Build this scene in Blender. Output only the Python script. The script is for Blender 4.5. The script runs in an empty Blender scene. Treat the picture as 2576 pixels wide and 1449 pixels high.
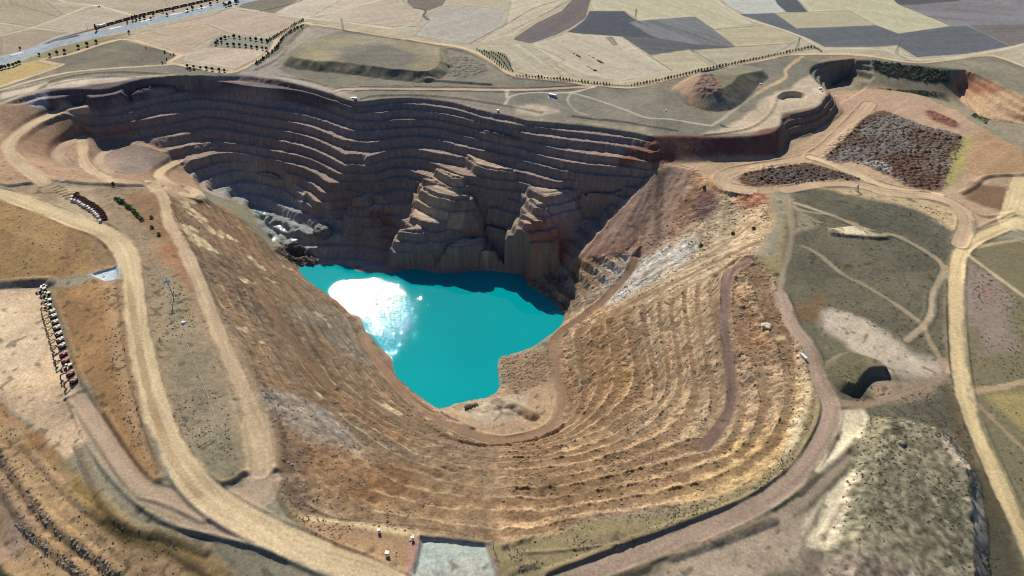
import bpy, bmesh, math, random
import numpy as np
from math import radians, pi, sin, cos, tan
from mathutils import Vector, Matrix
random.seed(7)
SC = bpy.context.scene
COL = SC.collection
# ------------------------------------------------------------------ camera
PITCH = radians(39.0); CAMZ = 340.0
cam = bpy.data.cameras.new('camera'); cam.lens = 24.0; cam.sensor_width = 36.0
cam.clip_start = 1.0; cam.clip_end = 40000.0
camo = bpy.data.objects.new('camera', cam); COL.objects.link(camo)
camo.location = (0, 0, CAMZ); camo.rotation_euler = (radians(90) - PITCH, 0, 0)
SC.camera = camo
# ------------------------------------------------------------------ sky, sun, exposure
SUN_EL = radians(39.2); SUN_AZ = radians(-17.5)          # azimuth from +Y, towards +X positive
w = bpy.data.worlds.new('World'); SC.world = w; w.use_nodes = True
nt = w.node_tree; nt.nodes.clear()
sky = nt.nodes.new('ShaderNodeTexSky'); sky.sky_type = 'NISHITA'; sky.sun_disc = False
sky.sun_elevation = SUN_EL; sky.sun_rotation = SUN_AZ
sky.air_density = 1.0; sky.dust_density = 0.6; sky.ozone_density = 1.4
bg = nt.nodes.new('ShaderNodeBackground'); bg.inputs['Strength'].default_value = 0.050
out = nt.nodes.new('ShaderNodeOutputWorld')
tn = nt.nodes.new('ShaderNodeMix'); tn.data_type = 'RGBA'; tn.blend_type = 'MULTIPLY'; tn.inputs[0].default_value = 1; tn.inputs[7].default_value = (.74, .95, 1.32, 1)
nt.links.new(sky.outputs[0], tn.inputs[6]); nt.links.new(tn.outputs[2], bg.inputs[0]); nt.links.new(bg.outputs[0], out.inputs[0])
sl = bpy.data.lights.new('sun', 'SUN'); sl.energy = 4.6; sl.angle = radians(0.5); sl.color = (1.0, 0.93, 0.82)
so = bpy.data.objects.new('sun', sl); COL.objects.link(so)
sd = Vector((sin(SUN_AZ) * cos(SUN_EL), cos(SUN_AZ) * cos(SUN_EL), sin(SUN_EL)))
so.rotation_euler = sd.to_track_quat('Z', 'Y').to_euler(); so.location = (0, 600, 800)
SC.render.engine = 'CYCLES'; SC.cycles.filter_width = 1.0
SC.view_settings.view_transform = 'Standard'; SC.view_settings.look = 'None'
SC.view_settings.exposure = 0.45; SC.view_settings.gamma = 1.0
GAIN = 1.35
def S(r, g, b):                       # colour as read in sunlight -> albedo
    f = lambda c: ((c / 255 + .055) / 1.055) ** 2.4 if c > 10 else c / 255 / 12.92
    return np.array([f(r), f(g), f(b)], np.float32) / GAIN

# ------------------------------------------------------------------ tracing: photo pixel (2576 x 1449) -> world
FPX = 1717.33
cP, sP = cos(PITCH), sin(PITCH)
def ray(p):
    p = np.asarray(p, float)
    u = (p[..., 0] - 1288) / FPX; v = (724.5 - p[..., 1]) / FPX
    return np.stack([u, cP + v * sP, -sP + v * cP], -1)
def unproj(p, z):
    d = ray(p); s = (np.asarray(z, float) - CAMZ) / d[..., 2]
    return np.stack([d[..., 0] * s, d[..., 1] * s], -1)
def spline(pts, n=6, closed=False):
    P = np.asarray(pts, float); N = len(P)
    if N < 3: n = max(n, 2)
    o = []
    for i in range(N if closed else N - 1):
        if closed: p0, p1, p2, p3 = P[i - 1], P[i], P[(i + 1) % N], P[(i + 2) % N]
        else: p0, p1, p2, p3 = P[max(i - 1, 0)], P[i], P[i + 1], P[min(i + 2, N - 1)]
        for k in range(n):
            t = k / n
            o.append(.5 * (2 * p1 + (p2 - p0) * t + (2 * p0 - 5 * p1 + 4 * p2 - p3) * t * t + (3 * p1 - p0 - 3 * p2 + p3) * t ** 3))
    if not closed: o.append(P[-1])
    return np.array(o)

# ------------------------------------------------------------------ grid
G = 1.0
X0, X1, Y0, Y1 = -960.0, 960.0, 120.0, 1300.0
NX = int((X1 - X0) / G) + 1; NY = int((Y1 - Y0) / G) + 1
GX = (X0 + G * np.arange(NX)).astype(np.float32); GY = (Y0 + G * np.arange(NY)).astype(np.float32)
XX, YY = np.meshgrid(GX, GY)
def bil(A, x, y):
    fx = np.clip((x - X0) / G, 0, NX - 1.001); fy = np.clip((y - Y0) / G, 0, NY - 1.001)
    ix = fx.astype(np.int32); iy = fy.astype(np.int32); fx = (fx - ix).astype(np.float32); fy = (fy - iy).astype(np.float32)
    return (A[iy, ix] * (1 - fx) + A[iy, ix + 1] * fx) * (1 - fy) + (A[iy + 1, ix] * (1 - fx) + A[iy + 1, ix + 1] * fx) * fy
def blur(A, r, it=2):
    A = A.astype(np.float32)
    for _ in range(it):
        for ax in (0, 1):
            p = [(0, 0), (0, 0)]; p[ax] = (r + 1, r)
            c = np.cumsum(np.pad(A, p, mode='edge').astype(np.float64), axis=ax)
            n = A.shape[ax]
            A = ((np.take(c, range(2 * r + 1, 2 * r + 1 + n), ax) - np.take(c, range(0, n), ax)) / (2 * r + 1)).astype(np.float32)
    return A
_lat = {}
def noise(x, y, seed=0):
    if seed not in _lat: _lat[seed] = np.random.RandomState(seed + 11).rand(256, 256).astype(np.float32)
    L = _lat[seed]
    fx = np.floor(x); fy = np.floor(y)
    tx = (x - fx).astype(np.float32); ty = (y - fy).astype(np.float32)
    ix = fx.astype(np.int64) & 255; iy = fy.astype(np.int64) & 255
    tx = tx * tx * (3 - 2 * tx); ty = ty * ty * (3 - 2 * ty)
    jx = (ix + 1) & 255; jy = (iy + 1) & 255
    return ((L[iy, ix] * (1 - tx) + L[iy, jx] * tx) * (1 - ty) + (L[jy, ix] * (1 - tx) + L[jy, jx] * tx) * ty) * 2 - 1
def fbm(x, y, s, o=4, seed=0, gain=.5):
    r = 0; a = 1.0; t = 0; c, d = .8, .6
    for i in range(o):
        xr = (x * c - y * d) / s + 17.3 * i; yr = (x * d + y * c) / s + 5.1 * i
        r = r + a * noise(xr, yr, seed + i); t += a; a *= gain; s *= .5; c, d = c * .8 - d * .6, c * .6 + d * .8
    return r / t
def ss(a, b, x):
    t = np.clip((x - a) / (b - a), 0, 1); return t * t * (3 - 2 * t)
def win(w, pad):
    i0 = max(int((w[:, 0].min() - pad - X0) / G), 0); i1 = min(int((w[:, 0].max() + pad - X0) / G) + 2, NX)
    j0 = max(int((w[:, 1].min() - pad - Y0) / G), 0); j1 = min(int((w[:, 1].max() + pad - Y0) / G) + 2, NY)
    return (slice(j0, max(j1, j0)), slice(i0, max(i1, i0)))
def segd(w, x, y, closed):
    best = np.full(x.shape, 1e9, np.float32)
    n = len(w)
    for i in range(n if closed else n - 1):
        a = w[i]; b = w[(i + 1) % n]; d = b - a; L = d @ d
        if L < 1e-9: continue
        t = np.clip(((x - a[0]) * d[0] + (y - a[1]) * d[1]) / L, 0, 1)
        np.minimum(best, ((x - a[0] - t * d[0]) ** 2 + (y - a[1] - t * d[1]) ** 2).astype(np.float32), out=best)
    return np.sqrt(best)
def linefield(w, maxd):
    """distance to an open polyline and side sign, only near it: list of (slice, dist, side, along)"""
    sl = win(w, maxd + 2)
    D = np.full((sl[0].stop - sl[0].start, sl[1].stop - sl[1].start), 1e6, np.float32); Sg = np.zeros_like(D); T = np.zeros_like(D)
    if D.size == 0: return sl, D, Sg, T
    acc = 0.0
    for i in range(len(w) - 1):
        a, b = w[i], w[i + 1]; d = b - a; L = float(np.hypot(*d))
        if L < 1e-6: continue
        s2 = win(np.array([a, b]), maxd + 2)
        q = (slice(s2[0].start - sl[0].start, s2[0].stop - sl[0].start), slice(s2[1].start - sl[1].start, s2[1].stop - sl[1].start))
        x = XX[s2] - a[0]; y = YY[s2] - a[1]
        if x.size == 0: acc += L; continue
        t = np.clip((x * d[0] + y * d[1]) / (L * L), 0, 1)
        dd = np.hypot(x - t * d[0], y - t * d[1])
        m = dd < D[q]
        D[q] = np.where(m, dd, D[q]); Sg[q] = np.where(m, np.sign(d[0] * y - d[1] * x), Sg[q]); T[q] = np.where(m, acc + t * L, T[q])
        acc += L
    return sl, D, Sg, T
def polyfield(w, pad):
    """signed distance (inside positive) around a closed polygon"""
    sl = win(w, pad)
    x = XX[sl]; y = YY[sl]
    if x.size == 0: return sl, np.zeros(x.shape, np.float32)
    d = segd(w, x, y, True)
    ins = np.zeros(x.shape, bool)
    n = len(w)
    for i in range(n):
        a = w[i]; b = w[(i + 1) % n]
        if a[1] == b[1]: continue
        c = (a[1] > y) != (b[1] > y)
        ins ^= c & (x < (b[0] - a[0]) * (y - a[1]) / (b[1] - a[1]) + a[0])
    return sl, np.where(ins, d, -d)

# ------------------------------------------------------------------ base heights: traced lines with a level each
ZS = .83                       # level scale of the traced heights
LAKE = -163.0 * ZS
shore = [(752,672),(775,667),(800,666),(845,668),(885,672),(893,684),(930,688),(980,690),(1040,677),(1120,690),(1200,682),(1310,690),(1325,712),(1370,740),(1405,770),(1420,800),(1402,828),(1345,868),(1290,888),(1255,900),(1247,930),(1253,955),(1250,982),(1220,1000),(1160,1010),(1105,1028),(1060,1000),(1010,960),(990,930),(990,905),(955,870),(915,830),(904,798),(884,790),(850,760),(830,745),(790,718),(762,695)]
ZK = np.array([0, 6, 12.5, 21.5, 30.5, 40, 50.5, 61, 71.5, 81, 93.5, 105, 127, 138.5, 151, 163, 176.0]) * ZS   # depth of each bench crest
LV = []        # (points with z, spline n)
def L(k, *pts):                        # the bowl left of the nose lies one bench deeper in the picture than the one right of it
    kl = {1: 6 * ZS, 11: 116 * ZS, 12: 128 * ZS, 13: 140 * ZS}.get(k) or ZK[k + 1]
    A = [(x, y, -kl) for x, y in pts if x <= 885]; B = [(x, y, -ZK[k]) for x, y in pts if x > 885]
    for q in (A, B):
        if len(q) > 1: LV.append((q, 5))
APEX = unproj((1664, 414), -23.0 * ZS)
def cone(*pts, slope=35.0):
    o = []
    s = np.linspace(400, 900, 4000)
    for p in pts:
        d = ray(p); x, y, z = d[0] * s, d[1] * s, CAMZ + d[2] * s
        g = z - (-23 * ZS - tan(radians(slope)) * np.hypot(x - APEX[0], y - APEX[1]))
        q = np.nonzero(g < 0)[0]; k = q[0] if len(q) else int(np.argmin(g))
        o.append((p[0], p[1], float(z[k])))
    return o
def Lz(*pts): LV.append(([(x, y, z * ZS) for x, y, z in pts], 5))
# far rim
Lz((-60,290,0),(0,262,0),(50,245,0),(88,234,0),(110,226,0),(170,224,0),(262,222,0),(320,207,0),(390,196,0),(500,191,0),(620,189,0),(700,200,0),(760,214,0),(830,234,0),(890,254,0),(950,250,0),(1019,245,0),(1080,247,0),(1144,257,0),(1200,274,0),(1288,291,0),(1330,303,0),(1400,308,0),(1500,316,0),(1600,333,0),(1640,343,0),(1700,342,0),(1800,345,0),(1880,342,0),(1935,335,0),(1962,318,0),(1968,288,0),(2000,284,0),(2055,270,0),(2078,243,0),(2088,232,0),(2060,212,0),(2035,182,0),(2050,162,0),(2110,152,0),(2190,151,0),(2300,165,0),(2420,176,0),(2500,203,0),(2576,245,0),(2680,300,0))
L(1,(110,250),(262,243),(375,212),(500,200),(640,219),(744,228),(819,248),(884,269),(950,263),(1019,260),(1144,275),(1250,305),(1400,325),(1600,350),(1645,365))
L(2,(130,278),(277,272),(362,239),(460,226),(560,233),(644,246),(719,252),(794,269),(876,299),(950,284),(1019,275),(1100,284),(1180,302),(1250,325),(1400,347),(1550,364),(1640,386))
L(3,(235,295),(300,288),(400,262),(520,252),(644,270),(769,290),(869,324),(950,306),(1019,300),(1100,304),(1200,325),(1300,348),(1413,376),(1530,393),(1630,408))
L(4,(250,320),(320,308),(425,290),(525,275),(644,293),(764,314),(864,352),(940,330),(1019,322),(1100,325),(1200,350),(1300,372),(1413,403),(1530,418),(1625,428))
L(5,(250,345),(340,325),(440,310),(525,297),(644,317),(751,337),(819,362),(869,390),(930,358),(1019,346),(1100,350),(1170,370),(1280,393),(1413,428),(1530,445),(1590,447))
L(6,(265,380),(360,352),(450,340),(525,325),(644,342),(754,366),(819,391),(871,419),(919,396),(994,375),(1044,374),(1094,384),(1150,392),(1200,402),(1256,418),(1288,426),(1363,447),(1425,461),(1500,468),(1575,470))
L(7,(400,385),(450,372),(540,356),(640,370),(769,397),(831,425),(853,437),(919,420),(981,400),(1044,398),(1094,411),(1169,440),(1264,449),(1335,467),(1373,486),(1433,476),(1500,480),(1560,484))
L(8,(470,408),(500,398),(560,384),(640,393),(744,417),(794,437),(829,460),(880,458),(944,438),(1006,424),(1069,441),(1120,457),(1169,468),(1264,473),(1335,496),(1370,512),(1430,500),(1545,502))
L(9,(487,432),(520,420),(580,406),(650,418),(739,442),(784,462),(816,485),(880,478),(960,454),(1010,446),(1069,463),(1120,475),(1174,487),(1260,496),(1335,525),(1360,536),(1430,520),(1530,525))
L(10,(510,460),(540,445),(590,430),(640,432),(696,443),(744,467),(774,487),(801,510),(860,504),(930,486),(962,492),(1000,480),(1060,488),(1130,508),(1180,520),(1260,530),(1310,548),(1340,560),(1400,545),(1500,552))
L(11,(535,485),(570,470),(620,458),(700,475),(754,498),(801,530),(870,524),(900,516),(950,518),(985,516))
L(11,(1185,545),(1210,550),(1260,560),(1315,580),(1400,575),(1460,585))
L(12,(590,500),(660,500),(720,528),(754,537),(850,555),(940,565),(975,570))
Lz((1030,580,-118),(1060,582,-118),(1099,582,-119),(1130,575,-121))
L(12,(1180,566),(1250,585),(1320,610),(1395,620),(1425,638))
L(13,(640,530),(700,560),(735,585),(780,592),(840,588),(900,590),(960,600))
Lz((1000,608,-133),(1134,614,-134))
L(13,(1209,600),(1230,606),(1300,632),(1360,640),(1405,664),(1445,690))
Lz((690,600,-150),(740,628,-153),(800,632,-154),(900,628,-154),(1000,645,-154),(1130,648,-154),(1209,640,-154),(1290,654,-154),(1330,676,-154),(1370,702,-153),(1405,745,-153))
Lz((640,530,-140),(690,600,-150),(735,650,-158),(752,672,-163))
# platform in the far wall
Lz((1044,515,-106),(1062,508,-106),(1100,516,-106),(1139,532,-106),(1122,548,-106.5),(1099,553,-106.5),(1060,546,-106.5),(1040,535,-106.5),(1044,515,-106))
Lz((1060,530,-106),(1120,535,-106))
# secondary quarry on the right
Lz((1690,408,-23),(1720,411,-23),(1800,408,-23),(1900,402,-23),(1960,396,-23),(1985,352,-23),(2042,340,-23),(2118,288,-23),(2108,262,-22),(2086,233,-24),(2092,212,-33),(2150,197,-34),(2200,190,-30),(2300,203,-30),(2395,212,-30),(2420,258,-33),(2450,282,-28),(2500,308,-25),(2570,312,-22),(2650,340,-20))
Lz((2100,220,-26),(2200,225,-25),(2300,235,-26),(2380,262,-28))
Lz((2150,260,-23),(2300,300,-22),(2450,340,-21),(2600,400,-20))
Lz((1720,425,-23),(1850,428,-23),(2060,390,-23),(2180,300,-22))
Lz((2100,430,-22),(2300,400,-21),(2500,430,-20),(2640,470,-20))
# right plain
Lz((2640,500,-19),(2540,560,-19),(2480,585,-19),(2430,615,-18),(2405,660,-18),(2402,740,-17),(2405,850,-16),(2415,950,-16),(2440,1050,-15),(2490,1170,-15),(2540,1280,-15),(2620,1460,-15))
Lz((1990,500,-20),(2200,560,-19),(2330,700,-17),(2320,820,-16),(2200,700,-17),(2050,600,-18))
Lz((2030,870,-15),(1960,745,-16),(1985,600,-18),(1990,500,-20))
Lz((2030,870,-15),(2070,960,-14),(2090,1010,-14),(2060,1110,-13),(2000,1195,-12.5),(1900,1270,-12),(1750,1340,-11),(1600,1395,-10),(1400,1470,-9))
Lz((2200,1020,-14),(2330,960,-15),(2390,935,-16))
Lz((2060,1449,-12),(2150,1180,-13.5),(2250,1040,-14),(2420,1100,-15),(2500,1300,-16),(2500,1460,-17))
Lz((2600,1000,-15),(2600,1300,-15))
# right, near and left crest of the main pit
Lz((1690,408,-23),(1664,414,-23),(1700,420,-23),(1745,424,-23),(1800,442,-23),(1860,480,-22),(1920,487,-22),(1943,540,-21),(1930,590,-20),(1895,640,-18),(1880,655,-18),(1945,690,-17),(1990,800,-16),(2030,900,-15),(2040,1000,-14),(2010,1110,-12.5),(1900,1215,-11.5),(1750,1272,-10.5),(1500,1308,-9.5),(1380,1345,-8.5),(1270,1368,-8),(1130,1345,-7),(1000,1335,-6),(850,1310,-5),(760,1292,-4.5),(708,1230,-4),(703,1120,-4),(686,1070,-4),(640,950,-4.5),(592,840,-5),(532,770,-5),(500,700,-5),(465,610,-5.5),(430,530,-6),(412,495,-8),(390,470,-10),(300,460,-12),(250,460,-11),(110,460,-9),(0,467,-6),(-80,480,-5))
# left switchbacks
Lz((110,452,-10),(60,420,-12),(30,390,-14),(22,360,-16),(60,325,-19),(110,297,-21),(160,281,-23),(213,273,-25))
Lz((213,345,-52),(185,353,-49),(155,370,-46),(145,392,-43),(165,415,-40))
Lz((206,347,-52),(209,380,-46),(214,412,-39),(248,440,-28),(288,456,-15))
Lz((265,382,-64),(246,402,-57),(262,425,-48),(280,436,-42))
Lz((452,407,-86),(420,420,-81),(399,437,-75),(414,455,-68),(450,470,-62),(487,478,-57),(497,490,-53),(470,491,-48),(420,472,-34),(388,462,-16))
# talus
LV.append((cone((1663,417),(1640,431),(1612,452),(1582,480),(1560,512),(1530,553),(1500,590),(1475,622),(1452,650)), 5))
LV.append((cone((1662,420),(1645,455),(1610,505),(1575,560),(1540,605),(1500,640),(1478,652)), 5))
LV.append((cone((1663,430),(1655,500),(1635,545),(1620,590),(1612,602)), 5))
LV.append((cone((1468,656),(1500,652),(1545,640),(1580,628),(1605,608)), 5))
# pit bottom road and platform
Lz((1612,602,-83),(1590,670,-101),(1540,730,-120),(1480,785,-135),(1410,830,-148),(1388,870,-152),(1395,930,-153),(1415,990,-153),(1420,1020,-153),(1385,1080,-153),(1300,1112,-153),(1240,1112,-153),(1150,1085,-153),(1060,1030,-154),(990,965,-155),(935,885,-157),(910,830,-160),(906,802,-162))
Lz((1180,1050,-154),(1260,1040,-154),(1340,1040,-154),(1340,980,-154),(1330,930,-155))
# bench road in the left slope
Lz((650,735,-50),(714,825,-64),(769,900,-72),(836,975,-80))
# ramp in the right slope
Lz((1880,655,-18),(1840,680,-24),(1822,730,-27),(1822,850,-34),(1838,1000,-42),(1815,1075,-46),(1770,1130,-50))
# strip through the right slope
Lz((1533,797,-112),(1568,855,-108),(1600,910,-104),(1623,962,-100),(1633,1020,-97))
# left plain
Lz((-60,470,-4),(0,487,-4),(100,520,-3),(200,560,-2),(260,580,-1),(300,610,0),(325,660,0),(335,720,0),(350,850,0),(385,1000,0),(430,1120,0),(490,1210,0),(560,1270,0),(680,1340,-1),(800,1395,-2),(920,1440,-3),(1010,1490,-3))
Lz((420,700,-2),(480,830,-3),(560,1000,-3),(600,1150,-3))
Lz((-40,560,2),(70,600,3),(140,640,0),(110,690,-4),(0,700,-4.5),(-40,702,-4.5))
Lz((-40,722,-9),(0,720,-9),(95,724,-9),(128,760,-9),(160,850,-9),(190,960,-9),(200,1000,-9))
Lz((50,780,-9),(40,900,-9),(100,1000,-9.5),(0,980,-10))
Lz((205,1010,-9),(250,1110,-7),(320,1200,-5),(400,1265,-3),(470,1300,-1.5))
Lz((190,745,-2),(262,800,-1),(290,950,-1),(340,1120,-1),(400,1212,-2))
Lz((-20,1010,-13),(100,1085,-12),(170,1160,-10),(260,1265,-8),(330,1328,-7),(430,1352,-7),(520,1390,-7),(580,1450,-7))
Lz((80,1130,-15),(230,1300,-12),(320,1375,-11),(430,1410,-11),(500,1449,-11),(540,1500,-11))
Lz((-20,1160,-17),(80,1305,-17),(200,1405,-17),(280,1490,-17))
Lz((-60,1300,-23),(40,1410,-23),(130,1490,-23))
Lz((700,1360,-3),(850,1449,-4))
Lz((1130,1400,-6.5),(1100,1470,-6.5),(1300,1440,-8))
Zc = np.zeros((NY, NX), np.float32); Mc = np.zeros((NY, NX), np.float32)
def pin(w, z):
    seg = np.hypot(*(np.diff(w, axis=0).T))
    for i in range(len(w) - 1):
        n = max(int(seg[i] / (G * .6)), 1); t = np.arange(n + 1) / n
        x = w[i, 0] + (w[i + 1, 0] - w[i, 0]) * t; y = w[i, 1] + (w[i + 1, 1] - w[i, 1]) * t; zz = z[i] + (z[i + 1] - z[i]) * t
        ix = np.round((x - X0) / G).astype(int); iy = np.round((y - Y0) / G).astype(int)
        m = (ix >= 0) & (ix < NX) & (iy >= 0) & (iy < NY)
        Zc[iy[m], ix[m]] = zz[m]; Mc[iy[m], ix[m]] = 1
rimw = None
for pts, n in LV:
    s = spline(pts, n); wv = unproj(s[:, :2], s[:, 2])
    pin(wv, s[:, 2])
    if rimw is None: rimw = wv
s = spline(shore, 3, True); shorew = unproj(s, np.full(len(s), LAKE))
pin(np.vstack([shorew, shorew[:1]]), np.full(len(shorew) + 1, LAKE))
sl_, d_ = polyfield(shorew, 5)
m = d_ > 2
Zc[sl_][m] = LAKE - np.minimum(d_[m] * .5, 10); Mc[sl_][m] = 1
# far plain beyond the rim is level
far = np.vstack([rimw, [(X1 + 900, rimw[-1, 1])], [(X1 + 900, Y1 + 50)], [(X0 - 900, Y1 + 50)], [(X0 - 900, rimw[0, 1])]])
sl_, d_ = polyfield(far, 5)
m = d_ > 1.0
Zc[sl_][m] = 0; Mc[sl_][m] = 1
def solve(Z, M, depth=0):
    ny, nx = Z.shape
    if min(ny, nx) > 24:
        py, px = ny + (ny & 1), nx + (nx & 1)
        Zp = np.zeros((py, px), np.float32); Mp = np.zeros((py, px), np.float32)
        Zp[:ny, :nx] = Z * M; Mp[:ny, :nx] = M
        f = lambda A: A[::2, ::2] + A[1::2, ::2] + A[::2, 1::2] + A[1::2, 1::2]
        m = f(Mp); z = f(Zp) / np.maximum(m, 1)
        c = solve(z.astype(np.float32), (m > 0).astype(np.float32), depth + 1)
        U = np.repeat(np.repeat(c, 2, 0), 2, 1)[:ny, :nx]
        it = 40 if depth < 2 else 80
    else:
        U = np.full(Z.shape, Z[M > 0].mean() if (M > 0).any() else 0, np.float32); it = 600
    fx = M > 0
    U = np.where(fx, Z, U).astype(np.float32)
    for _ in range(it):
        P = np.pad(U, 1, mode='edge')
        V = .25 * (P[2:, 1:-1] + P[:-2, 1:-1] + P[1:-1, 2:] + P[1:-1, :-2])
        U = np.where(fx, Z, V)
    return U
Z = solve(Zc, Mc)
Z = blur(Z, 1, 2)
pitw = [(0,262),(88,234),(170,224),(262,222),(390,196),(500,191),(620,189),(700,200),(760,214),(830,234),(890,254),(1019,245),(1144,257),(1288,291),(1400,308),(1600,333),(1640,343),(1700,342),(1880,342),(1935,335),(1962,318)]
def hit(p):
    """where the traced pixel meets the ground"""
    p = np.atleast_2d(np.asarray(p, float)); d = ray(p); o = np.zeros((len(p), 3))
    S_ = np.geomspace(160, 5000, 1600)
    for i in range(len(p)):
        x = d[i, 0] * S_; y = d[i, 1] * S_; z = CAMZ + d[i, 2] * S_
        inside = (x > X0) & (x < X1) & (y < Y1)
        g = np.where(inside, bil(Z, x, y), 0)
        q = np.nonzero(z < g)[0]
        k = q[0] if len(q) else len(S_) - 1
        k = max(k, 1)
        a, b = z[k - 1] - g[k - 1], z[k] - g[k]
        t = a / (a - b) if a != b else 0
        s = S_[k - 1] + (S_[k] - S_[k - 1]) * np.clip(t, 0, 1)
        o[i] = d[i] * s + (0, 0, CAMZ)
    return o
def hw(p): return hit(p)[:, :2]
# ------------------------------------------------------------------ terraces of the pit
ZB = Z.copy()
def zone(pts, n=4, pad=12): return polyfield(hw(spline(pts, n, True)) if n > 1 else hw(pts), pad)
def layer(pts, soft, n=1, warp=0, seed=0, ws=25.0):
    """0..1 mask of a traced polygon with an uneven edge"""
    sl, d = zone(pts, n, soft + warp + 3)
    if warp: d = d + warp * fbm(XX[sl], YY[sl], ws, 3, seed)
    return sl, ss(-soft, soft, d)
def lay_w(wp, soft, warp=0, seed=0, ws=25.0):
    sl, d = polyfield(wp, soft + warp + 3)
    if warp: d = d + warp * fbm(XX[sl], YY[sl], ws, 3, seed)
    return sl, ss(-soft, soft, d)
TW = np.zeros_like(Z)
crest = [(0,262),(88,234),(170,224),(262,222),(390,196),(500,191),(620,189),(700,200),(760,214),(830,234),(890,254),(950,250),(1019,245),(1144,257),(1288,291),(1400,308),(1600,333),(1640,343),(1662,400)]
farside = [(1662,412),(1560,520),(1490,620),(1450,660),(1440,690),(1330,712),(1310,690),(1120,690),(893,684),(800,668),(752,672),(690,600),(640,530),(590,505),(540,490),(500,470),(440,400),(380,365),(300,350),(240,330),(200,300),(130,272),(60,262)]
sl, m = layer(crest + farside, 4); TW[sl] = np.maximum(TW[sl], m * 1.0)
rightslope = [(1664,414),(1745,424),(1860,480),(1920,487),(1943,540),(1930,590),(1895,640),(1945,690),(1990,800),(2030,900),(2040,1000),(2010,1110),(1900,1215),(1750,1272),(1500,1308),(1380,1345),(1270,1368),(1250,1115),(1385,1085),(1425,1020),(1400,900),(1410,835),(1420,800),(1325,712),(1450,655)]
sl, m = layer(rightslope, 14); TW[sl] = np.maximum(TW[sl], m * .85)
leftslope = [(1270,1368),(1000,1335),(850,1310),(760,1292),(708,1230),(703,1120),(686,1070),(640,950),(592,840),(532,770),(500,700),(465,610),(430,530),(412,495),(497,492),(560,520),(620,560),(700,640),(752,672),(830,745),(905,800),(990,930),(1105,1028),(1250,1115),(1320,1105),(1340,1358)]
sl, m = layer(leftslope, 16); TW[sl] = np.maximum(TW[sl], m * .5)
sl, m = layer([(2430,178),(2500,203),(2576,245),(2660,300),(2570,312),(2500,306),(2450,282),(2415,225)], 3); TW[sl] = np.maximum(TW[sl], m)
sl, m = layer([(1965,300),(2060,268),(2088,232),(2035,182),(2050,162),(2190,151),(2200,190),(2110,262),(2118,288),(2042,340),(1985,352)], 3); TW[sl] = np.maximum(TW[sl], m * .8)
talus = [(1664,414),(1742,425),(1735,470),(1705,530),(1680,590),(1645,640),(1610,640),(1560,640),(1470,655),(1440,660),(1480,610),(1560,520)]
sl, m = layer(talus, 4); TW[sl] *= (1 - m)
upperright = [(1690,420),(1800,440),(1920,487),(1943,540),(1930,590),(1895,640),(1800,690),(1640,765),(1540,800),(1430,840),(1420,800),(1440,760),(1520,720),(1600,640),(1690,560)]
UR = np.zeros_like(Z); sl, m = layer(upperright, 7); UR[sl] = m; TW *= 1 - .8 * UR
TZ = np.array([0, 6, 12.5, 21.5, 30.5, 40, 50.5, 61, 71.5, 81, 93.5, 105, 116, 127, 138.5, 151, 163, 176.0]) * ZS
u = np.interp(-ZB, TZ, np.arange(len(TZ))).astype(np.float32)
u = u + .06 * fbm(XX, YY, 60, 3, 3) + .04 * fbm(XX, YY, 14, 3, 5)
NEAR = np.zeros_like(Z); sl, m = layer(leftslope, 6); NEAR[sl] = m; sl, m = layer(rightslope, 6); NEAR[sl] = np.maximum(NEAR[sl], m)
RIGHT = np.zeros_like(Z); sl, m = layer(rightslope, 6); RIGHT[sl] = m
u = u + NEAR * (1 - .62 * RIGHT) * (.26 * fbm(XX, YY, 45, 4, 4) + .10 * fbm(XX, YY, 9, 2, 6))
k = np.floor(u); f = u - k
a = .44 + .08 * fbm(XX, YY, 90, 2, 9)
for q in ([(1055,395),(1180,400),(1265,440),(1230,620),(1040,605),(1045,500)], [(1305,455),(1445,468),(1420,560),(1320,640),(1295,600)], [(735,300),(880,300),(880,470),(800,500),(740,450)]):
    sl, m = layer(q, 8); a[sl] -= .16 * m
step = np.clip(f / a, 0, 1); step = .15 * step + .85 * step ** 1.15
ZT = -np.interp(np.clip(k + step + .03 * f, 0, 17), np.arange(len(TZ)), TZ).astype(np.float32)
TW *= ss(LAKE + 1, LAKE + 6, ZB) * ss(-.2, -1.2, ZB)
BERM = ss(.05, .2, f - a) * TW             # flat part of each step
FACE = (1 - ss(-.1, .05, f - a)) * TW
Z = Z + (ZT - ZB + 0.0) * TW
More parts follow.
